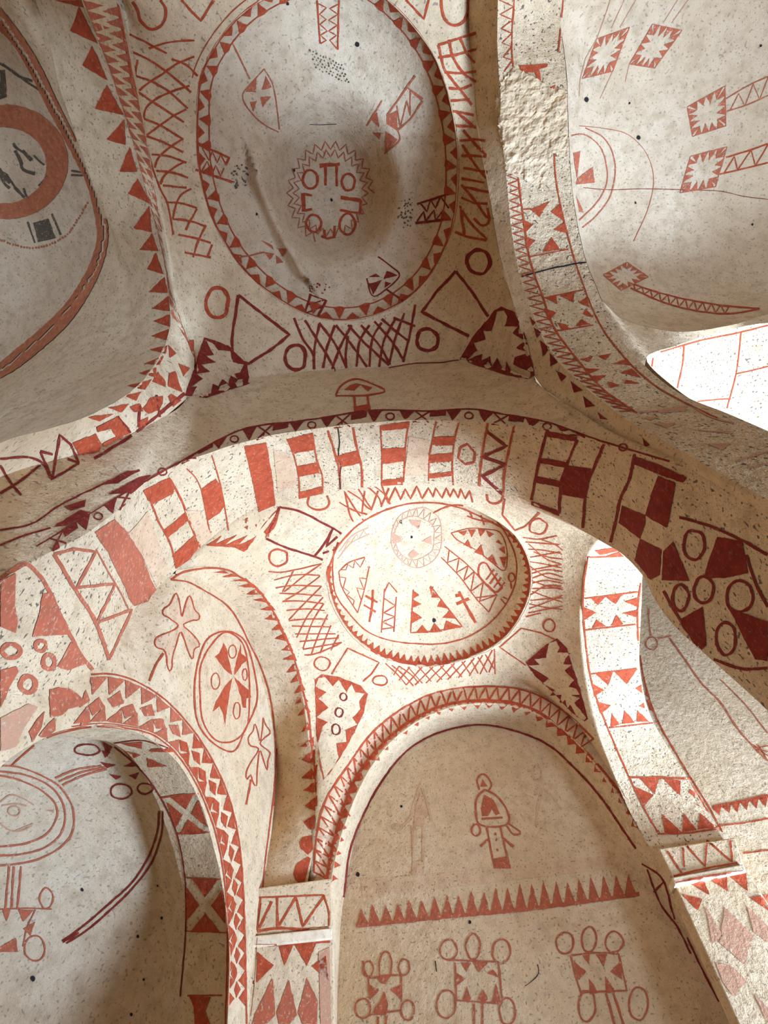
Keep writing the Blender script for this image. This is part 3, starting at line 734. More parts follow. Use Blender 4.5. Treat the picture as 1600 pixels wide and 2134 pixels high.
paint_mark('painted_lattice', crown_A, S, LN(5, 5, [(465,365),(500,450),(545,520),(550,590)], [(510,375),(570,470),(625,560),(640,590)], [(570,385),(640,480),(690,585)], [(640,395),(700,470),(770,570)], [(690,395),(760,470),(825,530),(870,570)], [(745,395),(820,480),(865,560)], [(800,380),(870,460),(925,545)], [(830,370),(900,430),(945,465)], [(880,365),(970,400)],
    [(570,390),(550,500),(545,590)], [(635,395),(600,500),(585,585)], [(705,395),(660,480),(620,590)], [(690,440),(680,520),(685,580)], [(780,395),(740,460),(725,580)], [(830,385),(790,460),(780,570)], [(890,365),(840,460),(820,570)], [(925,345),(890,440),(860,560)], [(970,310),(955,400),(920,550)]), M_DARK, 'dark red lattice between dome and arch face')
for c in ((145,300,46,64), (472,530,42,52), (1235,132,48,50), (1020,458,46,46)):
    paint_mark('painted_circle', crown_A, S, CI(5, 7.5, c), M_RED if c[0] < 200 else M_DARK)
paint_mark('painted_lozenge', crown_A, S, ZG(5, 6, [(232,270),(445,435),(380,490),(275,555),(210,535),(205,450),(222,340),(232,270)]), M_DARK)
paint_mark('painted_lozenge', crown_A, S, ZG(5, 6, [(1140,170),(1210,260),(1275,360)], [(1195,440),(1100,395),(1000,340),(1055,260),(1140,170)]), M_DARK)
def corner_star(parent, surfs, fr, outline, star, mat, label):
    return paint_mark('painted_star_panel', parent, surfs, [('h', tr(fr, outline), tr(fr, star))], mat, label)
corner_star(crown_A, S, 5, [(1155,540),(1215,435),(1270,375),(1300,335),(1330,318),(1385,340),(1430,440),(1460,560),(1470,605),(1440,620),(1350,605)],
    [(1185,540),(1230,500),(1215,470),(1265,455),(1255,420),(1290,420),(1310,340),(1340,335),(1355,360),(1345,400),(1400,400),(1375,430),(1430,460),(1390,490),(1440,510),(1385,530),(1380,560),(1450,590),(1440,612),(1380,600),(1350,545),(1345,590),(1310,530),(1290,570),(1285,525),(1245,545),(1250,515)], M_DARK, 'dark corner panel with a pale star, beside the right arch')
corner_star(crown_A, S, 5, [(10,690),(50,570),(90,445),(190,480),(270,560),(280,640),(200,665),(100,700)],
    [(95,455),(125,470),(150,500),(200,505),(210,550),(255,560),(240,590),(215,600),(230,620),(200,605),(190,640),(165,620),(150,650),(125,640),(120,680),(40,690),(60,650),(30,655),(85,620),(60,600),(115,590),(80,560),(140,550),(100,525),(130,520)], M_DARK, 'dark corner panel with a pale star, beside the left arch')
paint_mark('painted_lattice', crown_A, [crown_A, arch_right_face], LN(3, 5.2, [(30,215),(90,195),(210,155)], [(30,275),(120,260),(210,235)], [(60,345),(130,350),(210,340)], [(80,420),(130,425),(190,405)], [(90,480),(180,475)], [(100,530),(200,550)], [(115,600),(210,605)], [(30,215),(60,330),(120,410),(190,500)], [(80,190),(100,270),(150,350),(210,390)], [(130,180),(170,260),(205,300)], [(110,530),(210,610)],
    [(135,670),(200,665),(255,670)], [(150,620),(200,680),(260,740)], [(140,740),(260,745)], [(145,690),(210,790),(260,850)], [(150,800),(265,820)], [(140,850),(250,870)], [(140,880),(200,950),(265,1040)], [(150,890),(270,915)], [(140,940),(200,965),(265,970)], [(135,980),(145,1060),(155,1120)], [(140,1000),(200,1080),(262,1140)], [(110,1105),(160,1125),(260,1145)], [(200,1040),(240,1075),(270,1060),(265,990)]), M_RED, 'red ladder-like lattice beside the right arch')
paint_mark('painted_loop', crown_A, [crown_A, arch_right_face], LN(3, 6, [(45,0),(50,60),(75,110),(110,122),(150,100),(170,50),(170,0)]), M_RED)
paint_mark('crack', crown_A, [crown_A, arch_mid_face], LN(5, 2.2, [(860,574),(960,556),(1080,551),(1150,541)]), M_DARK)
# ================================================================== big dome
S = [dome_A, crown_A]
rpx = [(410,260),(418,160),(455,85),(520,15),(620,-35),(730,-45),(820,10),(900,110),(943,235),(955,350),(940,480),(882,590),(805,648),(720,668),(640,655),(560,610),(490,540),(440,450),(414,350)]
rr = smooth2(rpx, 3, closed=True); cc_ = rr.mean(0)
def ringoff(k): return cc_ + (rr-cc_)*(1+k/np.linalg.norm(rr-cc_, axis=1)[:, None])
ro, ri = resample(np.vstack([ringoff(-3), ringoff(-3)[:1]]), 141), resample(np.vstack([ringoff(-27), ringoff(-27)[:1]]), 141)
it = []
for i in range(0, 140, 2):
    w = 1 if i % 4 == 0 else .55
    it.append(('f', [tuple(ro[i]), tuple(lerp2(ro[i+1], ri[i+1], w)), tuple(ro[i+2])] if i % 4 else [tuple(ri[i]), tuple(ro[i+1]), tuple(ri[i+2]), tuple(lerp2(ri[i+1], ro[i+1], -.12))]))
paint_mark('painted_triangle_ring', dome_A, S, it, M_RED, 'ring of red triangles around the rim')
paint_mark('painted_rim_line', dome_A, S, [('l', [tuple(q) for q in ringoff(-1)[::4]]+[tuple(ringoff(-1)[0])], 4), ('l', [tuple(q) for q in ringoff(-26)[::4]]+[tuple(ringoff(-26)[0])], 2.5)], M_RED)
paint_mark('painted_rim_line', crown_A, S, [('l', [tuple(q) for q in ringoff(17)[30:120:4]], 2.2)], M_RED)
S = [dome_A]
paint_mark('painted_ladder', dome_A, S, ZG(2, 3.6, [(745,0),(762,260)], [(875,0),(868,295)]) + ZG(2, 2.6, [(750,20),(800,45),(760,85),(800,115),(762,145),(805,185),(765,210),(800,240),(765,260)], [(868,25),(820,50),(868,85),(815,120),(864,150),(815,185),(860,210),(820,240),(868,295)]), M_RED, 'red ladder hanging from the rim')
def dots(fr, cx, cy, rx, ry, n, r):
    o = []
    for i in range(n):
        t, k = rng.random()*6.283, math.sqrt(rng.random()); o.append((cx+rx*k*math.cos(t), cy+ry*k*math.sin(t), r*rng.uniform(.6, 1.2)))
    return DT(fr, *o)
paint_mark('painted_dots', dome_A, S, [d for i in range(11) for d in DT(2, *[(705+i*19+k*9+rng.uniform(-4, 4), 300+k*26+i*9+rng.uniform(-5, 5), rng.uniform(3.5, 5.5)) for k in range(5)])], M_BLACK, 'cluster of dark dots below the ladder')
paint_mark('painted_dots', dome_A, S, dots(2, 285, 1050, 50, 95, 40, 5), M_BLACK)
paint_mark('painted_dots', dome_A, S, dots(2, 1275, 1270, 50, 100, 44, 5), M_BLACK)
paint_mark('painted_cross', dome_A, S, ZG(2, 3.2, [(240,255),(345,470)]) + LN(2, 2.6, [(430,410),(360,490),(300,570),(370,690),(450,755),(515,785)], [(430,410),(480,500),(500,600),(520,770)]) + FL(2, [(345,500),(385,455),(380,550),(320,545)], [(415,535),(440,450),(475,520)], [(345,605),(385,600),(365,665)], [(410,575),(470,575),(420,640)]), M_WORN, 'red cross in a kite-shaped frame')
paint_mark('painted_cross', dome_A, S, FL(2, [(1105,670),(1115,760),(1065,710)], [(1160,690),(1220,660),(1225,780),(1160,740)], [(1075,790),(1130,790),(1115,830)], [(1155,780),(1225,830),(1150,910)]) + LN(2, 3, [(1130,600),(1090,670),(1040,750)], [(1225,775),(1238,830),(1145,915)]) + ZG(2, 3.5, [(1160,690),(1280,520),(1330,450)], [(1225,775),(1300,710),(1375,600)], [(1280,520),(1375,590)]) + ZG(2, 2.5, [(1220,630),(1240,760),(1280,600),(1300,690),(1300,540),(1370,600)]), M_WORN, 'red cross on a slanting ladder')
paint_mark('painted_ladder', dome_A, [dome_A, crown_A], ZG(2, 5, [(30,850),(220,940),(200,985)], [(20,1010),(240,1085)]) + ZG(2, 2.6, [(60,880),(100,955),(120,900),(150,970),(170,920),(205,985)], [(60,1015),(90,960),(120,1035),(140,985),(170,1050),(190,1000)]), M_RED)
paint_mark('painted_ladder', dome_A, S, ZG(2, 5, [(1340,1215),(1440,1185),(1530,1150)], [(1330,1330),(1520,1305)]) + ZG(2, 3.4, [(1360,1210),(1400,1260),(1420,1190),(1450,1240),(1480,1170),(1530,1240)], [(1340,1320),(1380,1260),(1390,1320),(1440,1250),(1450,1310),(1500,1250)]), M_DARK)
paint_mark('painted_cross', dome_A, S, LN(2, 3.5, [(240,1530),(330,1525),(430,1500)]) + FL(2, [(410,1430),(480,1460),(490,1490)], [(430,1500),(490,1510),(460,1550)], [(510,1480),(570,1480),(540,1530)], [(500,1520),(545,1560),(500,1570)]), M_WORN, 'small worn cross on a stalk')
paint_mark('painted_cross', dome_A, S, LN(5, 3, [(768,200),(795,275),(850,245),(905,185),(870,150),(815,110)]) + FL(5, [(775,222),(830,208),(795,270)], [(838,205),(898,188),(852,168)], [(845,215),(870,222),(842,240)], [(775,195),(825,195),(808,180)]) + ZG(5, 4, [(850,245),(920,295)]), M_DARK, 'dark red cross in a leaf-shaped frame')
paint_mark('painted_ladder', dome_A, [dome_A, crown_A], ZG(5, 5, [(535,265),(510,350)], [(600,290),(565,360)]) + ZG(5, 3, [(535,270),(595,290),(525,310),(585,320),(515,345)]) + dots(5, 570, 245, 55, 25, 18, 3.5), M_DARK)
w1, w2 = ell(825, 1150, 188, 215, 52), ell(825, 1150, 262, 312, 52)
w3 = ell(825, 1150, 225, 262, 52)
it = ZG(2, 2.4, [w1[i] if i % 2 else w3[i] for i in range(53)]) + ZG(2, 2.4, [w3[i] if i % 2 else w2[i] for i in range(16, 53)])
paint_mark('painted_wreath', dome_A, S, it, M_WORN, 'jagged wreath of red zigzags at the top of the dome')
paint_mark('painted_letters', dome_A, S, CI(2, 5, (705,1070,44,56), (930,1085,38,52), (725,1330,44,52), (925,1335,47,62)) + ZG(2, 8, [(760,985),(880,975)], [(660,1150),(665,1260)], [(885,1175),(1005,1195)]) + ZG(2, 5, [(795,985),(797,1105)], [(860,975),(863,1110)], [(660,1155),(715,1165)], [(665,1255),(715,1245)], [(1005,1190),(1000,1270)], [(880,1250),(1000,1272)], [(770,1405),(805,1420),(855,1410)], [(785,1370),(790,1410)], [(850,1345),(845,1410)]), M_RED, 'red letter-like signs around a cross')
paint_mark('hole', dome_A, S, DT(2, (830,1190,9), (985,265,13), (605,1015,8), (570,20,9), (385,1275,7)), M_CRACK)
paint_mark('crack', dome_A, S, LN(2, 1.3, [(700,740),(760,742),(860,738)]), M_CRACK)
# ================================================================== face of the striped arch
S = [arch_mid_face]
paint_mark('painted_mushroom_cross', arch_mid_face, S, LN(5, 3.6, [(638,690),(660,650),(720,620),(790,640),(845,670),(770,688),(700,690),(638,690)]) + FL(5, [(675,668),(700,645),(725,636),(790,655),(772,672),(742,645),(716,668)]) + ZG(5, 5, [(715,690),(720,750)], [(770,690),(780,750)]) + FL(5, [(712,735),(775,725),(778,755),(715,755)]), M_RED, 'red umbrella-shaped cross on a short stem')
TOP = [(75,1140),(180,1075),(290,1010),(380,960),(505,895),(605,880),(680,870),(755,857),(830,855),(905,857),(980,852),(1040,862),(1140,880),(1240,915),(1340,945),(1440,975)]
BOT = [(80,1165),(180,1108),(250,1062),(300,1008),(400,958),(560,911),(650,898),(740,888),(830,881),(920,879),(1020,884),(1100,893),(1200,908),(1300,932),(1400,964),(1440,976)]
a, b = pair(0, TOP, BOT, 89)
it = [('l', [tuple(q) for q in a[::3]], 3)]
for i in range(2, 84, 2):
    m = (i//2) % 5
    if m in (0, 3): it.append(('f', [tuple(a[i]), tuple(a[i+2]), tuple(lerp2(a[i+1], b[i+1], .9))]))
    elif m == 1: it.append(('z', [tuple(a[i]), tuple(b[i+2])], 3)); it.append(('z', [tuple(b[i]), tuple(a[i+2])], 3)); it.append(('f', [tuple(b[i]), tuple(b[i+1]), tuple(lerp2(a[i+1], b[i+1], .5))]))
    elif m == 2: it.append(('f', [tuple(a[i]), tuple(a[i+2]), tuple(lerp2(a[i+2], b[i+2], .45)), tuple(lerp2(a[i], b[i], .55))]))
    else: it.append(('c', *((a[i+1]+b[i+1])/2), 9, 7, 3))
paint_mark('painted_border', arch_mid_face, S, it, M_DARK, 'dark patterned border along the arch edge')
paint_mark('painted_border', arch_mid_face, S, FL(7, [(310,740),(480,640),(540,650),(400,730)], [(380,620),(510,575),(500,620),(420,645)], [(590,490),(760,405),(830,400),(700,480)], [(640,545),(830,440),(900,430),(750,540)]) + LN(7, 4, [(0,760),(190,720),(340,620),(600,490),(830,400)], [(0,850),(150,790),(300,745)]), M_DARK)
# ================================================================== striped underside
S = [arch_mid]
def block(fr, *ps, mat=None):
    for p in ps: paint_mark('painted_block', arch_mid, S, FL(fr, p), mat or M_RED)
block(8, [(65,160),(170,140),(200,300),(215,440),(135,475),(105,330)], [(270,125),(390,95),(405,175),(300,195)], [(315,255),(415,235),(425,285),(325,305)], [(325,380),(435,350),(435,385),(330,410)], [(505,205),(605,180),(620,240),(525,260)],
    [(710,60),(850,40),(845,75),(725,85)], [(720,170),(835,165),(830,230),(722,245)], [(722,320),(825,310),(820,342),(720,348)], [(965,115),(1070,110),(1065,155),(960,155)], [(950,200),(1060,190),(1058,230),(948,240)], [(945,290),(1058,280),(1058,300),(945,312)])
paint_mark('painted_line', arch_mid, S, LN(8, 3, [(270,125),(300,195),(325,305),(330,410)], [(390,95),(415,235),(438,300),(440,380)], [(715,60),(722,200),(720,345)], [(850,40),(835,165),(825,330)], [(980,40),(965,120),(945,240),(945,335)], [(1090,40),(1070,120),(1058,230),(1062,345)]) + LN(8, 4.5, [(465,85),(500,200),(520,280),(522,365)], [(585,70),(605,180),(625,260),(628,355)], [(1225,50),(1200,200),(1185,350)], [(1350,60),(1325,180),(1305,300),(1300,388)]), M_RED, 'thin red lines between the blocks')
paint_mark('crack', arch_mid, S, LN(8, 2.2, [(512,70),(520,140),(515,200),(527,255),(520,300),(525,365)]), M_CRACK)
paint_mark('painted_loop', arch_mid, S, ZG(8, 4.5, [(1095,165),(1130,150),(1165,190),(1160,235),(1120,245),(1085,215),(1095,165)]), M_RED)
paint_mark('painted_zigzag', arch_mid, S, ZG(9, 6.5, [(40,105),(145,185),(15,245),(140,290),(15,352),(125,450)]), M_DARK, 'dark red zigzag between two lines')
paint_mark('painted_ladder', arch_mid, S, LN(9, 6, [(375,95),(335,240),(310,360),(285,485)], [(540,150),(485,280),(450,400),(440,560)], [(690,175),(640,290),(600,390),(570,640)], [(860,230),(830,370),(780,480),(755,600),(725,720)]), M_DARK)
block(9, [(375,100),(540,135),(535,160),(370,132)], [(335,250),(480,275),(475,305),(325,278)], [(310,350),(450,380),(445,412),(305,387)], [(285,490),(440,545),(440,572),(285,512)], [(480,290),(620,310),(600,390),(590,480),(455,455),(460,380)], [(860,240),(1000,290),(1150,360),(1130,390),(990,340),(855,285)], [(990,350),(1090,390),(1040,640),(1000,620),(920,570),(950,460)], [(790,515),(920,570),(920,620),(890,700),(770,610)], [(890,700),(1010,760),(1000,900),(950,930),(860,820)], mat=M_DARK)
cr_ = paint_mark('painted_cross', arch_mid, S, FL(9, [(1320,690),(1460,710),(1490,890),(1360,920),(1245,915),(1280,800)], [(1380,1080),(1600,1160),(1600,1380),(1530,1370)], [(1240,1075),(1260,1290),(1220,1330),(1110,1150)], [(1020,770),(1075,715),(1165,935),(1010,930)]), M_DARK, 'dark red cross with four triangular arms and rings')
for c in ((1190,735,60,80), (1115,1030,45,75), (1445,1020,75,85), (1365,1255,55,90), (1245,985,55,72)):
    paint_mark('painted_ring', arch_mid, S, CI(9, 6, c), M_DARK)
paint_mark('painted_line', arch_mid, S, LN(9, 6, [(1110,580),(1250,620),(1420,690),(1600,790)], [(1300,1370),(1450,1420),(1600,1420)], [(1480,790),(1540,960),(1600,1080)], [(1020,990),(1100,1130),(1250,1350)]), M_DARK)
block(7, [(850,520),(1010,440),(1040,490),(1030,540),(910,600),(880,580)], [(970,760),(1100,650),(1120,700),(1000,800)], [(1030,900),(1150,790),(1185,850),(1130,930),(1050,985)], [(1195,510),(1285,450),(1310,490),(1335,610),(1310,650),(1240,700),(1215,610)])
block(7, [(560,770),(680,690),(760,770),(840,900),(890,1030),(930,1110),(880,1180),(800,1210),(770,1170),(720,1050),(640,890)], mat=M_WORN)
paint_mark('painted_line', arch_mid, S, LN(7, 4, [(890,570),(950,720),(1010,830),(1050,985)], [(1010,450),(1080,580),(1120,690),(1190,860)]) + LN(7, 2.5, [(1110,390),(1160,440),(1195,510),(1230,680),(1255,800)], [(1260,310),(1310,480),(1340,640),(1360,760)]), M_RED)
paint_mark('painted_triangle_ladder', arch_mid, [arch_mid, wall_left], LN(7, 8, [(320,900),(440,1100),(560,1290),(650,1530)]) + LN(7, 3, [(570,870),(640,1000),(700,1100),(770,1240)]) + ZG(7, 6, [(320,900),(440,870),(570,885),(455,1100),(685,1075),(575,1310),(700,1260),(785,1232),(655,1515)]), M_WORN, 'worn red ladder of triangles')
paint_mark('painted_wash', arch_mid, S, FL(7, [(760,780),(880,640),(1000,990),(930,1090),(840,900)], [(1100,640),(1200,640),(1260,800),(1190,860)]) + FL(8, [(850,110),(945,130),(940,300),(830,300)], [(205,170),(290,200),(320,340),(225,380)]), M_PALEPINK, 'pale pink wash')
block(7, [(0,1060),(90,1010),(85,1200),(105,1290),(90,1370),(0,1330)], [(250,1130),(310,1130),(400,1380),(190,1390),(230,1250)], [(420,1420),(510,1550),(400,1592),(340,1570)], mat=M_WORN)
paint_mark('painted_line', arch_mid, [arch_mid, wall_left], LN(7, 8, [(0,1050),(70,1000),(150,960),(200,990),(270,1080),(390,1330),(480,1500),(550,1590)]), M_WORN)
SW = [arch_mid, wall_left]
for c in ((60,45,50,38), (270,105,34,40), (155,230,40,46)):
    paint_mark('painted_ring', arch_mid, SW, CI(10, 10, c), M_WORN)
paint_mark('painted_ring', arch_mid, SW, CI(10, 8, (225,15,30,30)), M_WORN)
block(10, [(0,150),(90,130),(100,160),(60,230),(0,370)], mat=M_WORN)
paint_mark('painted_wash', wall_left, SW, FL(10, [(0,420),(160,340),(210,360),(130,480),(90,580),(0,610)]), M_FADE)
# ================================================================== left wall: band round the apse, cross, medallion
S = [wall_left, arch_mid]
OUT = [(510,178),(600,174),(700,192),(830,252),(950,342),(1060,462),(1150,590),(1240,760),(1300,930),(1340,1130),(1362,1400),(1372,1700),(1380,2134)]
INN = [(400,478),(560,462),(700,478),(850,514),(960,594),(1060,724),(1150,904),(1215,1100),(1258,1350),(1274,1700),(1262,2134)]
a, b = pair(10, OUT, INN, 49)
def ab(i, t): return tuple(lerp2(a[i], b[i], t))
for i in range(0, 46, 2):
    it = [('f', [ab(i, .05), ab(i+2, .05), ab(i+1, .40)]), ('f', [ab(i, .45), ab(i+1, .62), ab(i, .80), ab(max(0, i-1), .60)] if i % 4 else [ab(i, .28), ab(i+1, .50), ab(i, .62), ab(max(0, i-1), .48)]), ('f', [ab(i, .92), ab(i+1, .60), ab(i+2, .92)])]
    paint_mark('painted_triangles', wall_left, S, it, M_WORN if i < 14 else M_RED)
paint_mark('painted_line', wall_left, S, LN(10, 3.4, OUT, [(60,690),(100,650),(250,535),(400,486),(560,466)]+INN[2:]) + LN(10, 1.8, [(400,470),(560,452),(700,466),(850,500),(970,582),(1075,712),(1165,895)]), M_RED)
block_l = FL(10, [(275,260),(330,250),(400,260),(470,320),(460,350),(380,370),(350,400),(280,420),(275,330)], [(480,360),(500,370),(505,450),(445,470)], [(215,520),(260,460),(305,420),(310,490),(240,540)], [(160,500),(210,420),(250,380),(230,470),(180,560)])
paint_mark('painted_triangles', wall_left, S, block_l, M_WORN)
CROSS1 = [(300,380),(280,260),(265,235),(245,270),(225,310),(185,340),(185,375),(215,390),(240,410),(280,440),(270,460),(140,525),(130,560),(145,585),(190,600),(205,640),(210,700),(225,735),(240,710),(240,660),(265,570),(295,480),(310,510),(345,610),(372,660),(385,590),(415,575),(400,530),(330,460),(310,440),(370,410),(410,405),(415,375),(385,340),(365,270),(350,250),(335,280),(305,385)]
p = paint_mark('painted_cross', wall_left, S, LN(11, 2.8, CROSS1) + LN(11, 4.5, [(185,620),(140,690),(95,800)]), M_RED, 'outlined red cross with flared rounded arms')
paint_mark('painted_wash', wall_left, S, FL(11, CROSS1), M_PALEPINK, lift=.0008)
paint_mark('painted_medallion', wall_left, S, CI(11, 3.4, (580,852,196,396), (578,850,170,366)), M_RED, 'tall oval medallion of two red lines')
paint_mark('painted_wash', wall_left, S, FL(11, ell(580, 852, 192, 392)[:-1]), paint('pale_red_wash_light', RED, wear=.1, fade=.93), lift=.0008)
paint_mark('painted_cross', wall_left, S, FL(11, [(570,550),(592,600),(625,760),(570,720),(515,640),(545,620)], [(680,560),(685,620),(730,660),(690,690),(640,760),(640,720)], [(625,780),(600,930),(585,1030),(580,1095),(570,1020),(545,960),(500,995),(520,930),(580,830)], [(640,770),(700,830),(735,860),(750,900),(715,910),(715,970),(695,970),(680,900)]), M_RED, 'solid red cross inside the medallion')
for c in ((627,610,24,44), (518,800,28,52), (707,755,15,40), (655,990,22,55)):
    paint_mark('painted_loop', wall_left, S, CI(11, 2.6, c), M_RED)
CROSS2 = [(825,1035),(840,1080),(870,1130),(835,1160),(805,1200),(850,1240),(870,1260),(855,1310),(850,1370),(825,1300),(805,1240),(790,1330),(785,1400),(780,1475),(760,1450),(745,1400),(720,1430),(715,1390),(745,1320),(795,1230),(740,1210),(730,1160),(760,1120),(770,1070),(790,1120),(805,1190),(818,1120),(825,1035)]
paint_mark('painted_cross', wall_left, S, LN(11, 2.6, CROSS2) + LN(11, 4, [(745,1430),(735,1500),(715,1590)]), M_RED, 'small outlined red cross beside the medallion')
paint_mark('painted_line', wall_left, [wall_left, reveal_left], LN(11, 3.4, [(235,150),(330,160),(450,220),(600,320),(680,440),(740,560),(800,680),(850,820),(880,950),(902,1180),(902,1400),(892,1600)]) + LN(12, 3, [(258,0),(245,200),(215,450),(190,650),(175,820),(150,1000),(130,1300),(105,1531)]), M_RED)
# teeth on the curved reveal
S = [reveal_left, crown_B]
T11 = [[(500,100),(560,90),(590,108)], [(560,130),(610,110),(650,130)], [(605,155),(690,140),(715,160)],[(660,190),(730,170),(770,200)],[(720,240),(770,205),(815,245)],[(760,275),(820,265),(855,300)],[(805,340),(860,310),(890,345)],[(835,400),(880,365),(915,410)],[(880,470),(915,430),(945,470)],[(900,525),(950,490),(975,545)],[(940,600),(985,560),(1005,605)],[(950,660),(1005,625),(1025,665)],[(975,745),(1010,690),(1040,730)],[(1000,810),(1040,745),(1060,790)],[(1025,880),(1060,815),(1085,860)],[(1030,945),(1070,895),(1100,930)],[(1045,1020),(1090,955),(1115,1000)],[(1065,1125),(1100,1065),(1120,1110)],[(1060,1220),(1130,1160),(1135,1215)],[(1070,1300),(1140,1240),(1142,1325)],[(1070,1415),(1150,1340),(1150,1410)],[(1080,1500),(1150,1450),(1152,1510)],[(1095,1595),(1155,1540),(1157,1600)]]
T11 = [[a_, (b_[0]+.3*(b_[0]-a_[0]), b_[1]+.1*(b_[1]-a_[1])), (c_[0]+.22*(c_[0]-a_[0]), c_[1]+.1*(c_[1]-a_[1]))] for a_, b_, c_ in T11]
T12 = [[(395,65),(455,20),(462,85)], [(395,165),(460,100),(467,170)], [(405,235),(465,185),(470,245)],[(410,320),(468,275),(470,345)],[(405,410),(445,380),(468,365),(472,445),(440,450)],[(385,520),(400,495),(455,480),(462,560),(430,590),(395,560)],[(350,690),(370,640),(430,600),(445,610),(405,770),(360,730)]]
paint_mark('painted_teeth', reveal_left, [reveal_left, crown_B], FL(11, *T11) + FL(12, *T12), M_RED, 'row of dark red teeth down the edge')
paint_mark('painted_line', crown_B, [crown_B, reveal_left], LN(11, 4, [(235,150),(300,105),(400,80),(500,72),(600,85),(680,130),(790,210),(850,290),(900,370),(960,500),(1010,610),(1060,780),(1090,900),(1115,1000),(1135,1200),(1155,1400),(1160,1600)]), M_RED)
# ================================================================== vault around the small dome
S = [crown_B]
paint_mark('painted_lattice', crown_B, S, LN(11, 2.6, [(860,95),(940,100),(1050,80),(1200,45)], [(895,150),(1050,115),(1190,120)], [(905,200),(1010,185),(1200,190)], [(930,235),(1060,240),(1200,250)], [(950,285),(1080,285),(1210,300)], [(975,345),(1100,335),(1220,345)], [(990,410),(1100,400),(1240,400)], [(1010,445),(1250,450)], [(1030,495),(1290,495)], [(1060,545),(1310,520)], [(1080,595),(1330,550)], [(1200,45),(1080,130),(960,225)], [(1190,125),(1050,230),(950,290)], [(1200,190),(1080,310),(990,405)], [(1210,260),(1110,380),(1040,520)], [(1215,300),(1150,400),(1080,590)], [(1240,370),(1180,500),(1135,625)], [(1260,440),(1220,540),(1190,620)], [(1310,500),(1260,600)], [(1020,90),(950,225)], [(1330,550),(1270,580),(1130,630),(1090,630)]), M_RED, 'red lattice between the small dome and the toothed arch')
paint_mark('painted_lattice', crown_B, S, ZG(14, 3.4, [(415,30),(450,130),(490,40),(520,110),(545,50),(575,105),(610,35),(640,105),(675,45),(700,95),(715,45),(750,100),(775,45),(795,95),(815,50),(840,100),(855,50),(880,105),(905,60),(920,125)]) + LN(14, 3.2, [(205,60),(260,150),(315,230)], [(225,60),(300,110),(330,150),(390,180)], [(285,50),(350,150),(380,190)], [(340,40),(400,100),(415,155)], [(375,35),(440,90),(460,135)], [(180,125),(260,170),(350,195)], [(210,70),(240,200),(265,245)], [(320,60),(305,190)], [(395,60),(350,185)], [(455,45),(410,150)]), M_RED, 'red zigzag lattice below the striped arch')
paint_mark('painted_lattice', crown_B, S, LN(14, 2.2, [(1200,320),(1290,330),(1390,310)], [(1215,345),(1400,360)], [(1230,385),(1300,390),(1415,410)], [(1240,430),(1410,400)], [(1240,455),(1330,470),(1415,490)],[(1250,500),(1415,470)],[(1255,545),(1340,520),(1420,540)],[(1250,560),(1330,590),(1420,610)],[(1250,605),(1420,600)],[(1250,620),(1330,650),(1420,680)],[(1240,670),(1420,655)],[(1235,690),(1330,710),(1420,720)],[(1230,740),(1330,720),(1420,700)],[(1215,760),(1300,740)],[(1230,355),(1330,440),(1415,470)],[(1240,480),(1330,540),(1415,560)],[(1240,640),(1330,590),(1415,590)],[(1300,330),(1380,360),(1420,390)],[(1260,400),(1340,430),(1420,440)],[(1250,520),(1330,500),(1420,510)],[(1240,575),(1330,560),(1420,575)],[(1235,715),(1330,680),(1420,640)]), M_RED, 'fine red lattice right of the small dome')
paint_mark('painted_lattice', crown_B, S, LN(14, 2.4, [(435,1020),(500,1080),(550,1140)], [(470,1030),(540,1090),(590,1145)], [(510,1035),(580,1085),(620,1130)], [(560,1040),(640,1130)], [(620,1040),(690,1120)], [(680,1040),(750,1110)],[(740,1035),(800,1100)],[(800,1025),(860,1095)],[(860,1010),(910,1085)],[(910,1000),(950,1075)],[(950,985),(1000,1070)],[(990,970),(1040,1050)],[(510,1035),(480,1085)], [(570,1040),(510,1115)],[(640,1040),(550,1140)],[(700,1040),(600,1140)],[(760,1030),(660,1130)],[(820,1020),(720,1125)],[(880,1005),(780,1110)],[(930,990),(840,1100)],[(975,975),(900,1090)],[(1030,945),(960,1080)],[(1040,1000),(1010,1070)],[(1040,940),(1045,1080)]), M_RED, 'red lattice between the small dome and the zigzag arch')
for c in ((85,1020,45,38), (405,1115,40,28), (1285,260,50,42), (1345,810,33,35)):
    paint_mark('painted_circle', crown_B, S, CI(14, 3.2, c), M_RED)
paint_mark('painted_circle', crown_B, S, CI(8, 4, (228,690,45,40)), M_RED)
paint_mark('painted_loop', crown_B, S, LN(8, 4, [(375,400),(370,440),(410,462),(455,455),(472,430),(460,395)]), M_RED)
paint_mark('painted_loop', crown_B, S, LN(14, 4, [(1000,80),(1010,120),(1045,132),(1080,115),(1090,85)]), M_RED)
paint_mark('painted_panel', crown_B, S, ZG(14, 3, [(135,1080),(165,1030),(225,935),(400,1015),(355,1080),(310,1120)]), M_RED)
paint_mark('painted_panel', crown_B, S, ZG(14, 2.6, [(1380,890),(1300,850),(1190,825),(1070,930),(1200,1020),(1215,1030)]), M_RED)
paint_mark('painted_panel', crown_B, S, ZG(14, 3.4, [(1305,170),(1210,260),(1155,280),(1085,195),(1100,105)]), M_RED)
paint_mark('painted_panel', crown_B, S, LN(8, 4.5, [(235,450),(330,470),(430,520),(490,550),(540,585)], [(235,450),(210,510),(175,580)], [(170,600),(260,640),(400,685),(440,700)], [(490,550),(450,620),(400,685)]) + ZG(8, 4, [(490,550),(455,640),(510,590),(530,575)], [(440,670),(500,650),(520,600)]), M_DARK, 'pale square panel outlined in dark red')
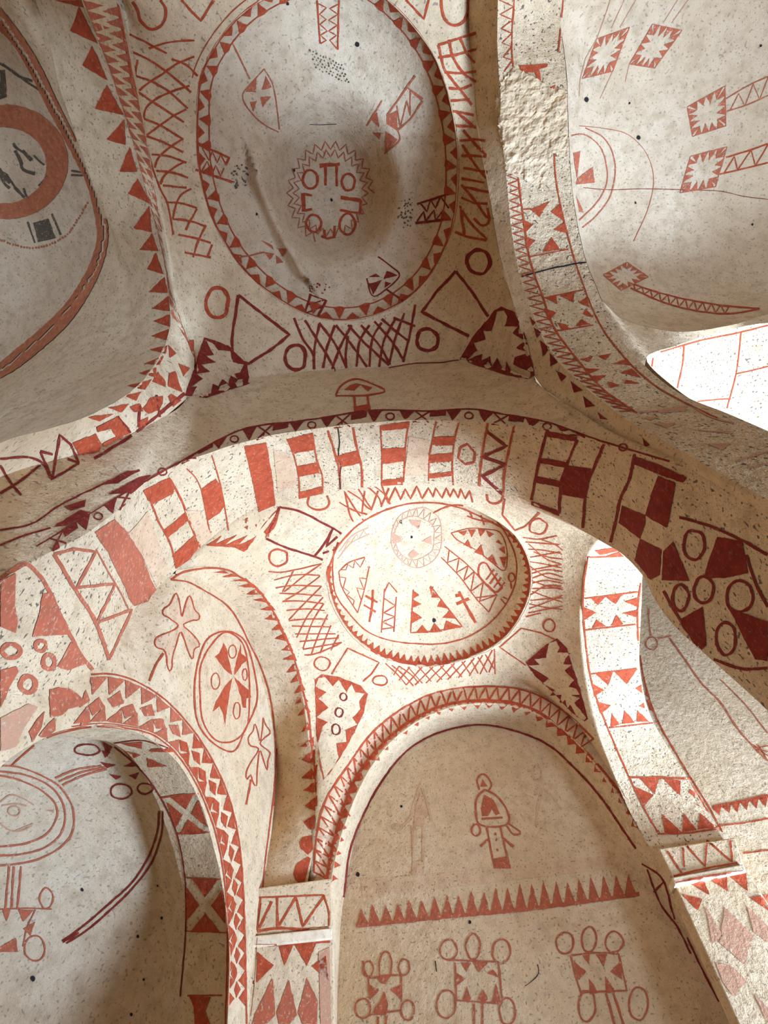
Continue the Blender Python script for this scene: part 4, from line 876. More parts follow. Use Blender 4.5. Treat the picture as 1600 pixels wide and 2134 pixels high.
paint_mark('painted_star_panel', crown_B, [crown_B, arch_mid], FL(7, [(1230,850),(1320,785),(1280,840),(1410,785),(1330,850),(1475,785),(1400,860),(1530,790),(1470,870),(1450,885),(1400,862),(1280,852)], [(1460,690),(1475,682),(1465,720)], [(1455,740),(1478,730),(1470,755)], [(1520,725),(1532,720),(1525,740)], [(1570,770),(1600,730),(1600,800)]) + FL(8, [(180,545),(240,450),(215,540),(165,600)], [(205,480),(240,450),(160,530),(140,560)]), M_RED, 'corner fringe of red spikes')
corner_star(crown_B, S, 11, [(1155,790),(1200,755),(1320,775),(1450,825),(1495,880),(1470,1000),(1410,1130),(1300,1320),(1215,1430),(1190,1330),(1165,1100)],
    [(1180,780),(1220,770),(1270,830),(1310,790),(1360,870),(1390,820),(1420,870),(1480,880),(1440,930),(1450,980),(1395,1035),(1430,1080),(1355,1110),(1360,1190),(1295,1200),(1310,1290),(1250,1390),(1215,1420),(1175,1200),(1210,1090),(1240,1060),(1170,1030),(1245,965),(1180,910),(1230,870),(1160,830)], M_RED, 'red corner panel with a pale star and three loops')
for c in ((1340,900,22,25), (1312,1000,25,30), (1293,1110,25,35)):
    paint_mark('painted_loop', crown_B, S, CI(11, 2.6, c), M_DARK, lift=.004)
corner_star(crown_B, S, 16, [(45,890),(170,780),(240,740),(300,800),(340,930),(380,1050),(410,1160),(430,1240),(410,1255),(330,1200),(220,1080),(100,970)],
    [(190,770),(235,755),(255,800),(240,830),(320,830),(290,870),(280,900),(330,905),(285,940),(345,1000),(310,1040),(355,1050),(380,1090),(325,1090),(380,1110),(345,1140),(420,1230),(405,1250),(360,1225),(320,1150),(300,1180),(290,1120),(250,1160),(265,1090),(195,1095),(225,1060),(145,1020),(190,990),(130,950),(60,910),(130,905),(100,870),(170,860)], M_DARK, 'dark corner panel with a pale star, beside the lit arch')
# ================================================================== small dome
S = [dome_B]
RIM = [(686,1180),(684,1205),(697,1262),(738,1326),(800,1367),(890,1385),(980,1367),(1050,1327),(1094,1260),(1105,1200),(1088,1142),(1060,1108)]
paint_mark('painted_teeth', dome_B, [dome_B, crown_B], teeth(0, RIM, 50, 14, side=-1, hs=[7, 10, 14, 17, 19, 19, 18, 16, 12, 8]) + [('l', RIM, 8)], M_RED, 'ring of red teeth along the rim')
paint_mark('painted_line', dome_B, [dome_B, crown_B], [('l', [(686,1180),(706,1135),(764,1082),(850,1050),(945,1054),(1035,1094),(1060,1108)], 3.5)] , M_RED)
paint_mark('painted_line', dome_B, S, LN(14, 2.8, [(150,370),(140,500),(160,640),(230,740),(330,840),(450,890),(600,910),(750,910),(900,870),(1020,790),(1110,680),(1158,560),(1160,440),(1120,330),(1060,240),(950,170),(830,140),(760,155),(700,185)]), M_RED)
e1, e2 = ell(610, 320, 146, 166, 44), ell(600, 325, 112, 118, 44)
paint_mark('painted_rosette', dome_B, S, CI(14, 1.8, (610,320,146,166), (600,325,112,118)) + ZG(14, 1.6, [e1[i] if i % 2 else e2[i] for i in range(45)]), M_FADE, 'round rosette at the top of the dome')
paint_mark('painted_petals', dome_B, S, FL(14, [(565,220),(635,225),(620,270),(580,250)], [(470,290),(520,318),(525,340),(480,352)], [(690,310),(692,362),(640,340)], [(590,385),(625,410),(580,440),(560,420)]), M_FADE)
paint_mark('painted_star_panel', dome_B, S, LN(14, 2.2, [(175,510),(230,460),(320,430)], [(175,510),(190,590),(280,740)], [(345,480),(320,600),(280,740)]) + ZG(14, 1.8, [(185,500),(215,500),(225,470),(255,490),(265,450),(295,485),(320,435)], [(185,540),(215,545),(200,600),(235,625),(220,640),(260,670),(255,700)], [(330,550),(290,545),(315,610),(275,600),(300,670)]), M_RED, 'slim wedge with a jagged red border')
paint_mark('painted_star_panel', dome_B, S, ZG(14, 2.6, [(590,610),(575,850),(720,840),(862,815),(685,590)]) + FL(14, [(590,615),(625,640),(588,660)], [(586,662),(635,690),(582,712)], [(580,725),(640,765),(576,800)], [(605,850),(640,805),(675,850)], [(680,850),(705,795),(752,843)],[(757,838),(772,782),(858,815)], [(680,595),(705,590),(690,640)], [(700,620),(742,655),(690,655)], [(745,662),(792,716),(722,704)],[(795,722),(832,772),(752,765)]), M_RED, 'red panel with a pale star, low on the dome')
paint_mark('painted_star_panel', dome_B, S, LN(14, 2.2, [(800,295),(900,270),(1000,275),(1070,290),(1110,400),(1095,505),(1030,460),(940,390),(830,330),(800,295)]) + FL(14, [(840,290),(890,280),(870,310)], [(895,275),(940,275),(915,320)],[(950,272),(990,278),(965,315)],[(995,280),(1040,300),(1010,320)],[(1065,330),(1085,360),(1050,345)],[(1095,370),(1100,410),(1065,385)],[(1070,430),(1105,425),(1095,490)],[(870,360),(895,330),(915,385)],[(930,400),(970,360),(985,425)],[(1000,440),(1030,415),(1060,475)]), M_RED, 'red wedge with a pale star, high on the right of the dome')
paint_mark('painted_cross', dome_B, S, LN(14, 4.5, [(365,610),(360,700),(345,790)], [(325,645),(390,680)], [(315,695),(380,735)]), M_RED, 'small red cross with two bars')
paint_mark('painted_cross', dome_B, S, LN(14, 6, [(845,620),(885,700),(935,795)], [(830,690),(900,660)], [(825,645),(852,640)]), M_RED, 'small red cross with a long shaft')
paint_mark('painted_ladder', dome_B, S, ZG(14, 2.4, [(430,605),(412,850)], [(495,650),(482,845)], [(430,620),(455,570),(500,625)], [(430,660),(490,700),(425,740),(488,760),(418,790),(482,820),(415,830)]), M_RED)
paint_mark('painted_ladder', dome_B, S, LN(14, 2.4, [(765,370),(900,480),(1000,590),(1055,640)], [(745,430),(850,540),(940,660),(1010,735)]) + ZG(14, 2.2, [(790,390),(780,460),(845,435),(830,515),(895,478),(870,560),(930,510),(910,620),(980,570),(960,675),(1055,640),(1010,735)], [(940,655),(1055,640)]), M_RED)
paint_mark('painted_comb', dome_B, S, LN(14, 3.6, [(1000,585),(955,530),(960,470),(990,460),(1030,520),(1085,600)], [(1000,580),(1050,625),(1085,600)]) + ZG(14, 3.2, [(1040,498),(995,555)], [(1058,518),(1015,578)], [(1078,542),(1038,600)], [(1098,568),(1060,622)]) + CI(14, 3, (1135,540,18,25)) + LN(14, 3, [(1130,562),(1135,605)]) + ZG(14, 2.6, [(1075,660),(1105,695)], [(1088,650),(1112,662)]), M_RED, 'comb-shaped red sign')
paint_mark('painted_sign', dome_B, S, LN(14, 3, [(890,200),(960,225),(1035,235)], [(905,175),(920,215)], [(960,180),(985,250)]), M_RED)
paint_mark('painted_ladder', dome_B, S, LN(14, 2, [(175,400),(250,310),(340,265)], [(170,440),(240,355),(345,300)]) + ZG(14, 1.6, [(190,390),(200,400),(230,335),(240,355),(275,300),(285,330),(315,280),(330,305)]), M_FADE)
paint_mark('hole', dome_B, S, DT(14, (520,232,9), (580,318,7), (705,780,10)), M_CRACK)
# ================================================================== blind arch and its wall
EXTL = [(30,945),(35,850),(60,690),(100,590),(180,470),(290,320),(420,215),(560,145),(700,115),(850,110),(970,125),(1080,170),(1190,250),(1290,345)]
DEN = [(85,1000),(110,850),(150,700),(220,520),(330,380),(430,290),(560,215),(700,178),(850,175),(950,190),(1050,230),(1150,310),(1250,400),(1350,510),(1430,620),(1500,750)]
S = [arch_front]
paint_mark('painted_zigzag_band', arch_front, [arch_front, crown_B], zig(15, EXTL, DEN[:13], 36, 3.4) + LN(15, 4, EXTL), M_RED, 'red zigzag between two lines')
paint_mark('painted_wash', arch_front, [arch_front], [('f', [tuple(q) for q in smooth2(tr(15, EXTL), 14)] + [tuple(q) for q in smooth2(tr(15, DEN[:13]), 14)[::-1]])], paint('warm_wash', (.62, .30, .17), wear=.1, fade=.62), lift=.0006)
paint_mark('painted_line', arch_front, [arch_front, front_reveal], LN(15, 5.5, DEN), M_RED)
paint_mark('painted_teeth', arch_front, [front_reveal, arch_front], teeth(15, DEN, 36, 12, side=1, hs=[24, 20, 18, 17, 17, 17, 16, 15, 13]), M_RED, 'row of red teeth hanging into the reveal')
paint_mark('painted_line', wall_front, [wall_front, front_reveal], LN(15, 4.5, [(165,1060),(172,1000),(190,860),(230,740),(310,580),(400,450),(480,375),(600,315),(770,282),(900,300),(1080,368),(1200,472),(1310,592),(1400,720),(1480,840)]), M_DARK)
S = [wall_front]
paint_mark('painted_staff_cross', wall_front, S, LN(15, 4, [(775,575),(765,530),(785,505),(805,510),(830,555),(815,580)], [(800,575),(765,610),(760,680),(770,725),(800,740),(900,730),(910,700),(890,650),(850,600),(800,575)], [(905,725),(962,770),(930,776),(900,738)], [(810,745),(825,830),(845,930)], [(870,740),(890,830),(915,930)], [(785,706),(880,700)]) + CI(15, 3.5, (760,757,20,27)) + LN(15, 5, [(820,795),(780,830)], [(885,795),(930,832)]) + FL(15, [(780,562),(790,525),(812,560)], [(797,598),(840,620),(868,682),(850,690),(832,660),(815,692),(786,695),(785,640)], [(840,885),(900,875),(915,930),(850,930)]) + DT(15, (848,775,6), (853,800,6), (856,845,5)), M_WORN, 'red bell-shaped cross on a staff')
paint_mark('painted_ghost_cross', wall_front, S, LN(15, 4, [(510,550),(480,640),(465,700),(430,740)], [(510,550),(545,650),(560,720)], [(475,740),(480,950)], [(522,740),(522,950)]) + CI(15, 3, (405,745,22,14)) + FL(15, [(490,650),(510,590),(545,680),(520,740),(480,740)], [(475,900),(525,890),(525,960),(470,960)]), M_GHOST, 'faded cross left of the bell-shaped cross')
paint_mark('painted_ghost_cross', wall_front, S, CI(15, 4, (1035,500,20,34)) + LN(15, 5, [(1060,565),(1040,640),(1030,740)], [(1060,565),(1100,600),(1145,665)], [(1025,600),(1035,560)]), M_GHOST, 'faded cross right of the bell-shaped cross')
paint_mark('painted_wash', wall_front, S, FL(15, [(240,975),(560,955),(900,915),(1380,870),(1420,890),(1400,925),(900,985),(560,1025),(250,1060)]), paint('ghost_wash', RED, wear=.08, fade=.91), lift=.0008)
BAS = [(742,1928),(860,1916),(960,1906),(1080,1895),(1200,1880),(1326,1862)]
paint_mark('painted_teeth', wall_front, S, teeth(0, BAS, 23, 42, side=-1, gap=.08, hs=[36, 38, 42, 46, 50, 48, 46, 46], lean=.05) + [('l', [(742,1930),(860,1918),(960,1908),(1080,1897),(1200,1882),(1332,1863)], 8)], M_WORN, 'row of red teeth across the end wall')
def wcross(label, items): paint_mark('painted_cross', wall_front, S, items, M_WORN, label)
wcross('leftmost red cross of knotted loops, the smallest', CI(12, 3.6, (765,1225,28,45), (965,1215,30,45), (735,1445,42,55), (985,1455,38,55)) + LN(12, 3.6, [(830,1260),(828,1190),(850,1135),(875,1130),(895,1180),(890,1255)], [(735,1180),(765,1270),(860,1262),(950,1260)], [(765,1270),(775,1390)], [(950,1260),(950,1400)], [(770,1480),(945,1455)]) + ZG(12, 5, [(822,1490),(820,1560)], [(866,1480),(862,1560)]) + FL(12, [(815,1270),(890,1265),(860,1310),(835,1305)], [(770,1310),(825,1345),(775,1400)], [(950,1310),(890,1340),(945,1390)], [(830,1410),(855,1345),(875,1420),(870,1480),(790,1480),(800,1440)]))
wcross('middle red cross of knotted loops', CI(12, 3.6, (1212,1120,48,58), (1350,1100,40,70), (1508,1130,50,68), (1200,1420,52,80), (1540,1460,45,75)) + LN(12, 3.6, [(1200,1175),(1330,1180),(1490,1185)], [(1250,1190),(1255,1400)], [(1490,1190),(1510,1390)], [(1255,1400),(1510,1420)]) + ZG(12, 4, [(1355,1420),(1355,1560)], [(1400,1430),(1400,1560)]) + FL(12, [(1280,1190),(1340,1190),(1310,1240)], [(1345,1185),(1430,1190),(1380,1245)], [(1250,1240),(1305,1280),(1250,1325)], [(1425,1250),(1460,1230),(1500,1275)], [(1290,1400),(1315,1320),(1340,1410)], [(1375,1400),(1405,1335),(1430,1390),(1400,1430)], [(1450,1420),(1475,1305),(1505,1420)]))
wcross('rightmost red cross of knotted loops', CI(13, 4, (470,1080,48,62), (605,1060,40,70), (745,1075,50,60), (595,1430,48,85), (880,1420,55,90)) + LN(13, 3.8, [(505,1150),(640,1135),(770,1140)], [(505,1150),(530,1260),(560,1355)], [(770,1140),(815,1340)], [(560,1360),(690,1350),(820,1345)]) + ZG(13, 5, [(700,1360),(755,1560)], [(740,1360),(808,1560)]) + FL(13, [(570,1150),(610,1145),(605,1200)], [(645,1145),(705,1140),(685,1215)], [(520,1180),(590,1240),(545,1285)], [(780,1180),(725,1240),(790,1285)], [(605,1275),(660,1360),(610,1365)], [(695,1265),(755,1355),(700,1360)]))
paint_mark('hole', wall_front, S, DT(12, (708,700,11), (950,322,7), (1330,965,9)), M_CRACK)
paint_mark('crack', wall_front, S, LN(13, 1.8, [(320,1200),(325,1250),(280,1300),(250,1320)]) + LN(12, 2, [(1138,1180),(1145,1240)]), M_CRACK)
paint_mark('painted_line', front_reveal, [front_reveal], LN(13, 4, [(900,640),(1010,720),(1080,950)], [(930,670),(1000,860),(1100,1000),(1170,1140)], [(1150,1050),(1260,1280),(1350,1450)], [(1020,740),(965,800)]), M_DARK)
# ================================================================== pilasters
SP = [pil_l_cap, pil_l_sh, pil_l_fil]
paint_mark('painted_zigzag', pil_l_cap, [pil_l_cap], LN(12, 3.5, [(165,828),(340,822),(520,815)], [(520,815),(548,920),(546,1000)], [(168,830),(150,1010)]) + ZG(12, 4.5, [(160,1000),(230,850)], [(260,830),(262,1000)], [(270,985),(365,825),(402,990),(520,820)]) + LN(12, 5.5, [(150,1015),(260,1000),(400,1005),(546,995)]), M_RED)
paint_mark('painted_teeth', pil_l_sh, [pil_l_sh], LN(12, 5, [(140,1097),(350,1088),(555,1072)]) + FL(12, [(270,1100),(350,1095),(300,1205)], [(360,1095),(475,1085),(425,1210)], [(150,1130),(240,1205),(145,1305)], [(450,1210),(530,1150),(545,1290)]), M_RED, 'red teeth around a plain star')
paint_mark('painted_teeth', pil_l_sh, [pil_l_sh], FL(12, [(135,1480),(235,1275),(250,1480),(200,1531),(120,1531)], [(255,1470),(325,1285),(370,1480),(330,1531),(270,1531)], [(375,1470),(425,1275),(485,1400),(480,1531),(400,1531)]), M_WORN)
paint_mark('painted_wash', pil_l_sh, [pil_l_sh], FL(12, [(490,1130),(550,1105),(560,1531),(500,1531)]), M_FADE)
paint_mark('painted_zigzag', pil_r_cap, [pil_r_cap], ZG(13, 4, [(1040,570),(1120,690)], [(1125,535),(1135,660)], [(1140,530),(1250,655),(1260,510),(1400,630),(1392,510)]) + LN(13, 4, [(1060,712),(1250,668),(1430,635)]), M_RED)
paint_mark('painted_teeth', pil_r_sh, [pil_r_sh], LN(13, 3, [(1085,745),(1280,705),(1480,682)]) + FL(13, [(1140,738),(1240,718),(1275,815)], [(1255,715),(1370,700),(1378,795)], [(1380,705),(1478,690),(1488,795)], [(1120,810),(1235,835),(1210,900)], [(1500,830),(1600,810),(1600,900)]), M_RED, 'red teeth around a plain star')
paint_mark('painted_teeth', pil_r_sh, [pil_r_sh], FL(13, [(1250,870),(1350,1040),(1290,1090),(1275,1000)], [(1360,880),(1480,1000),(1520,1040),(1470,1200),(1330,1080)], [(1480,870),(1600,990),(1600,1080),(1520,1020)], [(1310,1190),(1400,1210),(1480,1290),(1410,1380),(1350,1300)], [(1520,1360),(1600,1440),(1600,1531)]), M_FADE)
# ================================================================== lit arch with star panels
S = [arch_r2]
paint_mark('painted_line', arch_r2, S, LN(16, 3.2, [(430,235),(405,400),(400,560),(420,800),(450,1000),(530,1240),(640,1500),(770,1780),(860,1940)], [(770,330),(742,500),(737,650),(752,850),(790,1050),(860,1250),(960,1430),(1080,1630),(1180,1790),(1260,1940)]) + LN(16, 2.6, [(410,495),(740,455)], [(415,690),(725,655)], [(450,962),(750,925)], [(560,1295),(870,1260)], [(440,240),(650,235)]) + LN(16, 4, [(690,1602),(880,1602),(1070,1612)], [(860,1950),(1040,1945),(1240,1915)]), M_RED)
paint_mark('painted_star_panel', arch_r2, S, FL(16, [(440,490),(545,480),(490,535)], [(530,480),(645,465),(600,530)], [(655,515),(735,490),(740,550)], [(645,585),(735,565),(725,610)], [(400,545),(480,580),(410,630)], [(455,680),(485,625),(540,665)], [(570,665),(610,595),(650,655)]), M_RED, 'red star panel, topmost of three')
paint_mark('painted_star_panel', arch_r2, S, FL(16, [(475,960),(585,950),(555,1035)],[(595,950),(735,930),(670,1025)],[(455,1020),(530,1060),(470,1105)],[(480,1130),(570,1155),(510,1210)],[(720,1050),(785,1015),(800,1105)],[(740,1160),(810,1120),(835,1195)],[(575,1200),(625,1275),(570,1288)],[(655,1185),(720,1262),(640,1272)],[(735,1185),(810,1258),(730,1255)]), M_RED, 'red star panel, middle of three')
paint_mark('painted_star_panel', arch_r2, S, FL(16, [(750,1610),(870,1605),(840,1705)],[(895,1610),(1000,1620),(1000,1715)],[(715,1655),(835,1710),(775,1775)],[(1050,1695),(1080,1655),(1180,1820),(1100,1770),(1130,1750)],[(885,1825),(1010,1940),(905,1950)],[(1020,1820),(1100,1925),(1010,1940)],[(1120,1820),(1225,1910),(1110,1920)]), M_RED, 'red star panel, lowest of three')
paint_mark('painted_triangles', arch_r2, S, FL(16, [(470,195),(600,180),(640,200),(500,225)], [(540,235),(625,205),(645,232)]), M_RED)
# ================================================================== wall of the right arm
S = [wall_arm]
paint_mark('painted_line', wall_arm, S, LN(16, 3.4, [(935,740),(1040,890),(1140,1030),(1250,1140),(1340,1280),(1450,1410),(1541,1500)]) + LN(16, 2.4, [(1250,1000),(1400,1150),(1541,1330)], [(805,560),(808,660),(820,730)], [(860,745),(945,725)]) + CI(16, 2.6, (823,775,36,38)), M_WORN, 'thin red curved lines with a small loop')
DT_ = [(1200,1788),(1290,1768),(1380,1750),(1541,1715)]
paint_mark('painted_teeth', wall_arm, S, teeth(16, DT_, 6, 22, side=1) + LN(16, 7, DT_), M_RED, 'row of red teeth on the side wall')
paint_mark('painted_line', wall_arm, S, LN(16, 3.4, [(1240,1900),(1400,1880),(1541,1855)], [(1390,2070),(1541,2050)]) + ZG(16, 2, [(1450,1400),(1541,1470)], [(1460,1430),(1541,1440)], [(1480,1400),(1541,1500)], [(1470,1420),(1541,1405)]), M_RED)
# ================================================================== right side arch of the big bay
S = [arch_right]
LB = [(1071,0),(1066,90),(1069,140)]; LBL = [(1077,350),(1088,437),(1106,547),(1131,620),(1155,683),(1208,756),(1257,812),(1327,861)]
paint_mark('painted_line', arch_right, S, [('l', LB, 3), ('l', LBL, 3.5), ('l', [(1173,0),(1163,110)], 3), ('l', [(1154,280),(1158,372),(1180,480),(1208,574),(1250,676),(1302,746),(1362,802),(1442,847),(1495,872)], 3)], M_RED)
paint_mark('painted_zigzag', arch_right, S, zig(0, [(1040,0),(1046,90),(1050,150)], LB, 5, 2.4) + zig(0, [(1056,350),(1067,480),(1092,600),(1142,718),(1212,798),(1290,858)], LBL, 34, 2.4), M_RED, 'fine red zigzag along the edge')
paint_mark('painted_star_panel', arch_right, S, FL(3, [(470,1000),(560,960),(510,1035)], [(565,1010),(605,975),(635,1060)], [(430,1045),(480,1070),(445,1110)], [(580,1095),(630,1060),(640,1110)], [(445,1130),(495,1145),(450,1190)], [(525,1200),(570,1130),(610,1190)]) + LN(3, 2.6, [(460,1225),(650,1188)], [(425,1000),(470,995)]), M_RED, 'red star panel, topmost of the complete ones')
paint_mark('painted_star_panel', arch_right, S, FL(3, [(410,312),(550,305),(545,320),(510,332),(520,390),(508,400),(490,345),(430,350)], [(540,425),(590,405),(580,425)]), M_RED, 'chipped remains of a red panel')
paint_mark('painted_star_panel', arch_right, S, FL(6, [(268,402),(340,385),(345,440)], [(360,390),(447,370),(440,430)], [(470,430),(520,400),(540,460)], [(265,465),(340,490),(295,540)], [(345,550),(400,560),(420,590),(370,590)], [(455,572),(490,530),(548,562)], [(500,500),(520,470),(560,520)]) + LN(6, 2.6, [(260,405),(500,355)], [(345,600),(560,565)]), M_RED, 'red star panel below the crack')
paint_mark('painted_star_panel', arch_right, S, FL(6, [(480,770),(560,750),(530,785)],[(590,750),(665,735),(635,775)],[(680,795),(760,770),(780,805)],[(500,820),(600,830),(530,855)],[(720,850),(790,825),(850,880)],[(540,870),(635,865),(580,905)],[(650,905),(720,920),(660,940)],[(740,915),(760,890),(838,914)]), M_RED, 'red star panel, lowest of the clear ones')
paint_mark('painted_star_panel', arch_right, S, FL(6, [(940,1080),(1110,1050),(1110,1080),(960,1090)], [(865,1120),(960,1110),(900,1135)], [(920,1150),(1050,1150),(1000,1180)], [(1240,1275),(1380,1270),(1330,1310)], [(1150,1190),(1400,1200),(1380,1215)]) + LN(6, 3, [(830,1085),(1000,1070),(1120,1050)], [(1400,1380),(1500,1350),(1600,1320)], [(1480,1420),(1600,1390)], [(1150,1050),(1250,1110),(1400,1150)]), M_FADE, 'faded red panel at the foot of the arch')
paint_mark('crack', arch_right, S, LN(6, 3.2, [(135,275),(220,252),(300,230),(380,215),(450,200),(535,190)]), M_CRACK)
paint_mark('painted_teeth', arch_right_face, [arch_right_face], FL(6, [(205,575),(250,610),(225,640)], [(240,650),(300,700),(262,752)], [(300,730),(352,785),(305,812)], [(335,830),(400,868),(372,900)], [(425,895),(500,955),(445,965)], [(500,985),(575,1045),(515,1055)], [(585,1080),(650,1130),(600,1120)], [(180,510),(215,550),(200,570)], [(850,1230),(900,1280),(870,1290)]), M_DARK, 'dark red teeth on the shaded face')
# ================================================================== right dome
S = [dome_C]
def sq(quad, label, n=(4, 4, 4, 4)): paint_mark('painted_star_square', dome_C, S, star_panel(3, quad, n, .25, 1.6), M_WORN, label)
sq([(785,185),(940,130),(860,340),(715,375)], 'red star square on a double line, nearest the arch')
sq([(1050,115),(1190,145),(1060,325),(940,305)], 'red star square on a dotted stem')
sq([(1215,510),(1395,410),(1400,600),(1240,650)], 'red star square on the upper ladder stem')
sq([(1230,745),(1405,700),(1350,890),(1180,920)], 'red star square on the lower ladder stem')
sq([(930,1250),(1030,1320),(900,1385),(815,1310)], 'red star square low on the dome above the ledge')
paint_mark('painted_stem', dome_C, S, ZG(3, 1.6, [(785,185),(830,60),(850,0)], [(855,135),(915,0)], [(895,130),(970,0)], [(1100,110),(1170,0)], [(1140,110),(1220,0)], [(785,185),(730,280),(705,380),(700,460)], [(940,305),(920,390)], [(860,340),(800,470)]), M_FADE, 'thin double lines')
paint_mark('painted_ladder', dome_C, S, LN(3, 2.6, [(1400,470),(1520,400),(1600,365)], [(1405,530),(1500,500),(1600,455)]) + ZG(3, 2, [(1420,525),(1460,445),(1490,505),(1530,400),(1560,475),(1600,370)]), M_WORN, 'upper ladder stem')
paint_mark('painted_ladder', dome_C, S, LN(3, 3.2, [(1400,750),(1500,720),(1600,685)], [(1370,830),(1480,805),(1600,775)]) + ZG(3, 2.4, [(1390,825),(1440,745),(1455,810),(1520,715),(1540,790),(1600,690)]), M_RED, 'lower ladder stem')
paint_mark('painted_ladder', dome_C, [dome_C], LN(3, 3.4, [(960,1355),(1100,1400),(1280,1440),(1420,1460),(1560,1470)], [(945,1372),(1100,1440),(1250,1480),(1420,1495),(1560,1472)]) + zig(0, [(1320,593),(1380,612),(1460,630),(1520,638)], [(1315,601),(1380,630),(1447,647),(1520,654)], 11, 2.2), M_RED, 'long curved ladder above the ledge')
paint_mark('painted_medallion', dome_C, S, LN(3, 2.6, [(650,650),(720,640),(800,700),(830,790),(830,880),(780,970),(700,1050)], [(730,610),(820,660),(870,770),(850,930),(780,1030),(715,1085)]) + LN(3, 1.3, [(700,600),(800,610),(930,640),(1020,730),(1055,850),(1030,990),(960,1150)]) + FL(3, [(670,730),(705,720),(690,850)], [(685,880),(690,850),(765,795),(775,870)], [(685,930),(722,1010),(700,1010)]), M_WORN, 'large round medallion half hidden by the arch')
paint_mark('hole', dome_C, S, DT(3, (983,657,9), (735,475,11), (968,967,5), (940,492,5), (1565,217,6), (1525,1070,6)), M_CRACK)
paint_mark('crack', dome_C, S, LN(3, 1.3, [(720,895),(850,905),(1000,900),(1200,905),(1380,912),(1480,935),(1600,950)]), M_DARK)
paint_mark('painted_line', arch_side, [arch_side], LN(6, 2.6, [(1100,690),(1090,800),(1060,940)], [(1440,605),(1410,850),(1355,1060)], [(1410,855),(1500,835),(1600,810)], [(1180,1020),(1280,1008),(1370,1003)], [(960,725),(1200,655),(1400,615),(1600,566)], [(915,760),(905,830)], [(1020,950),(1065,938)]), M_RED, 'thin red lines imitating stone blocks')
# ================================================================== left dome
S = [dome_D, crown_D]
RO = [(0,12),(45,70),(85,135),(118,205),(165,300),(200,370),(224,460),(226,500),(212,560),(178,628),(140,680),(88,728),(35,770),(0,790)]
RI = [(0,62),(30,95),(65,155),(100,225),(148,315),(182,385),(200,460),(203,498),(188,550),(161,600),(130,642),(80,690),(28,733),(0,757)]
STRICT[0] = True
for o_ in (dome_D, crown_D):
    paint_mark('painted_ring', o_, [o_], [('h', np.array([tuple(q) for q in smooth2(RO, 6)] + [tuple(q) for q in smooth2(RI, 6)[::-1]]))], M_ORANGE, 'broad orange ring along the rim', lift=.004, step=3.5)
STRICT[0] = False
S = [dome_D]
o1, o2 = ell(40, 1000, 382, 355, 40), ell(25, 1020, 262, 235, 40)
cl = lambda p: [q for q in p]
it = []
oo, ii = tr(1, o1), tr(1, o2)
it = [('h', oo[:-1], ii[:-1])]
paint_mark('painted_medallion', dome_D, S, it, M_ORANGE, 'thick orange medallion ring')
it = []
for k in range(16):
    x, y = rng.uniform(-150, 210), rng.uniform(850, 1180)
    it.append(('l', [(x, y), (x+rng.uniform(10, 40), y+rng.uniform(20, 60)), (x+rng.uniform(40, 90), y+rng.uniform(50, 90))], rng.uniform(4, 9)))
paint_mark('painted_smudges', dome_D, S, X(1, it) + LN(1, 4, [(270,900),(300,1000),(290,1080),(240,1150)]), M_BLACK, 'dark smudged strokes inside the medallion')
paint_mark('painted_bars', dome_D, S, FL(1, [(0,430),(30,430),(42,600),(0,615)], [(205,1375),(300,1350),(345,1470),(235,1495)]) + ZG(1, 4, [(440,1052),(535,1070)], [(170,1370),(215,1500)], [(320,1320),(375,1450)], [(440,1080),(530,1082)]) + LN(1, 5, [(0,390),(80,440),(160,500),(250,560)], [(20,400),(120,470),(200,500)]), M_BLACK, 'grey-black bars and strokes')
dd = smooth2(tr(1, [(-20,1470),(100,1515),(210,1530),(330,1500),(420,1440),(490,1340),(540,1250)]), 6)
paint_mark('painted_dots', dome_D, S, [('d', x+rng.uniform(-1, 1), y+rng.uniform(-1, 1), 2.2) for x, y in dd], M_ORANGE, 'arc of small orange dots')
# ================================================================== apse
S = [apse]
for l_, p in (('outer', [(-60,690),(0,685),(100,692),(220,735),(330,800),(400,900),(415,1000),(390,1090),(300,1170),(180,1220),(0,1245),(-60,1240)]), ('middle', [(-60,715),(30,720),(150,740),(280,800),(350,890),(365,980),(340,1070),(260,1140),(130,1180),(0,1190),(-60,1185)]), ('inner', [(-60,740),(0,742),(120,770),(240,830),(310,900),(320,970),(260,1070),(150,1120),(0,1140),(-60,1140)])):
    paint_mark('painted_ring', apse, S, LN(10, 4, p), M_WORN, '%s ring of the red medallion' % l_)
paint_mark('painted_scribble', apse, S, LN(10, 3.4, [(0,890),(60,850),(130,870),(190,905)], [(10,910),(90,900),(150,910)], [(0,1010),(60,1050),(120,1050),(180,1020)], [(90,1050),(140,1030),(185,1010)]) + CI(10, 3.2, (80,940,33,28)) + FL(10, [(255,935),(305,935),(300,950)]), M_FADE, 'faded face-like scribble')
paint_mark('painted_arm', apse, S, LN(10, 4, [(310,755),(420,710),(570,685)], [(350,795),(470,740),(600,705)], [(330,775),(450,725),(590,695)]), M_WORN)
paint_mark('painted_cross', apse, S, CI(10, 3.6, (490,597,72,30), (680,830,58,42), (812,815,45,30)) + FL(10, [(575,550),(630,580),(600,640)], [(560,665),(650,680),(600,700)], [(610,730),(680,745),(650,765)], [(690,690),(740,660),(780,690)], [(720,740),(780,720),(760,760)], [(570,600),(620,610),(590,640)]), M_DARK, 'dark red cross with looped arms')
paint_mark('painted_arc', apse, S, LN(10, 4, [(892,940),(880,1060),(830,1200),(740,1340),(600,1470),(460,1590),(350,1668)], [(912,940),(905,1060),(852,1222),(762,1352),(622,1492),(482,1612),(372,1682)]) + LN(10, 6, [(350,1672),(440,1620)]), M_DARK, 'long double red arc')
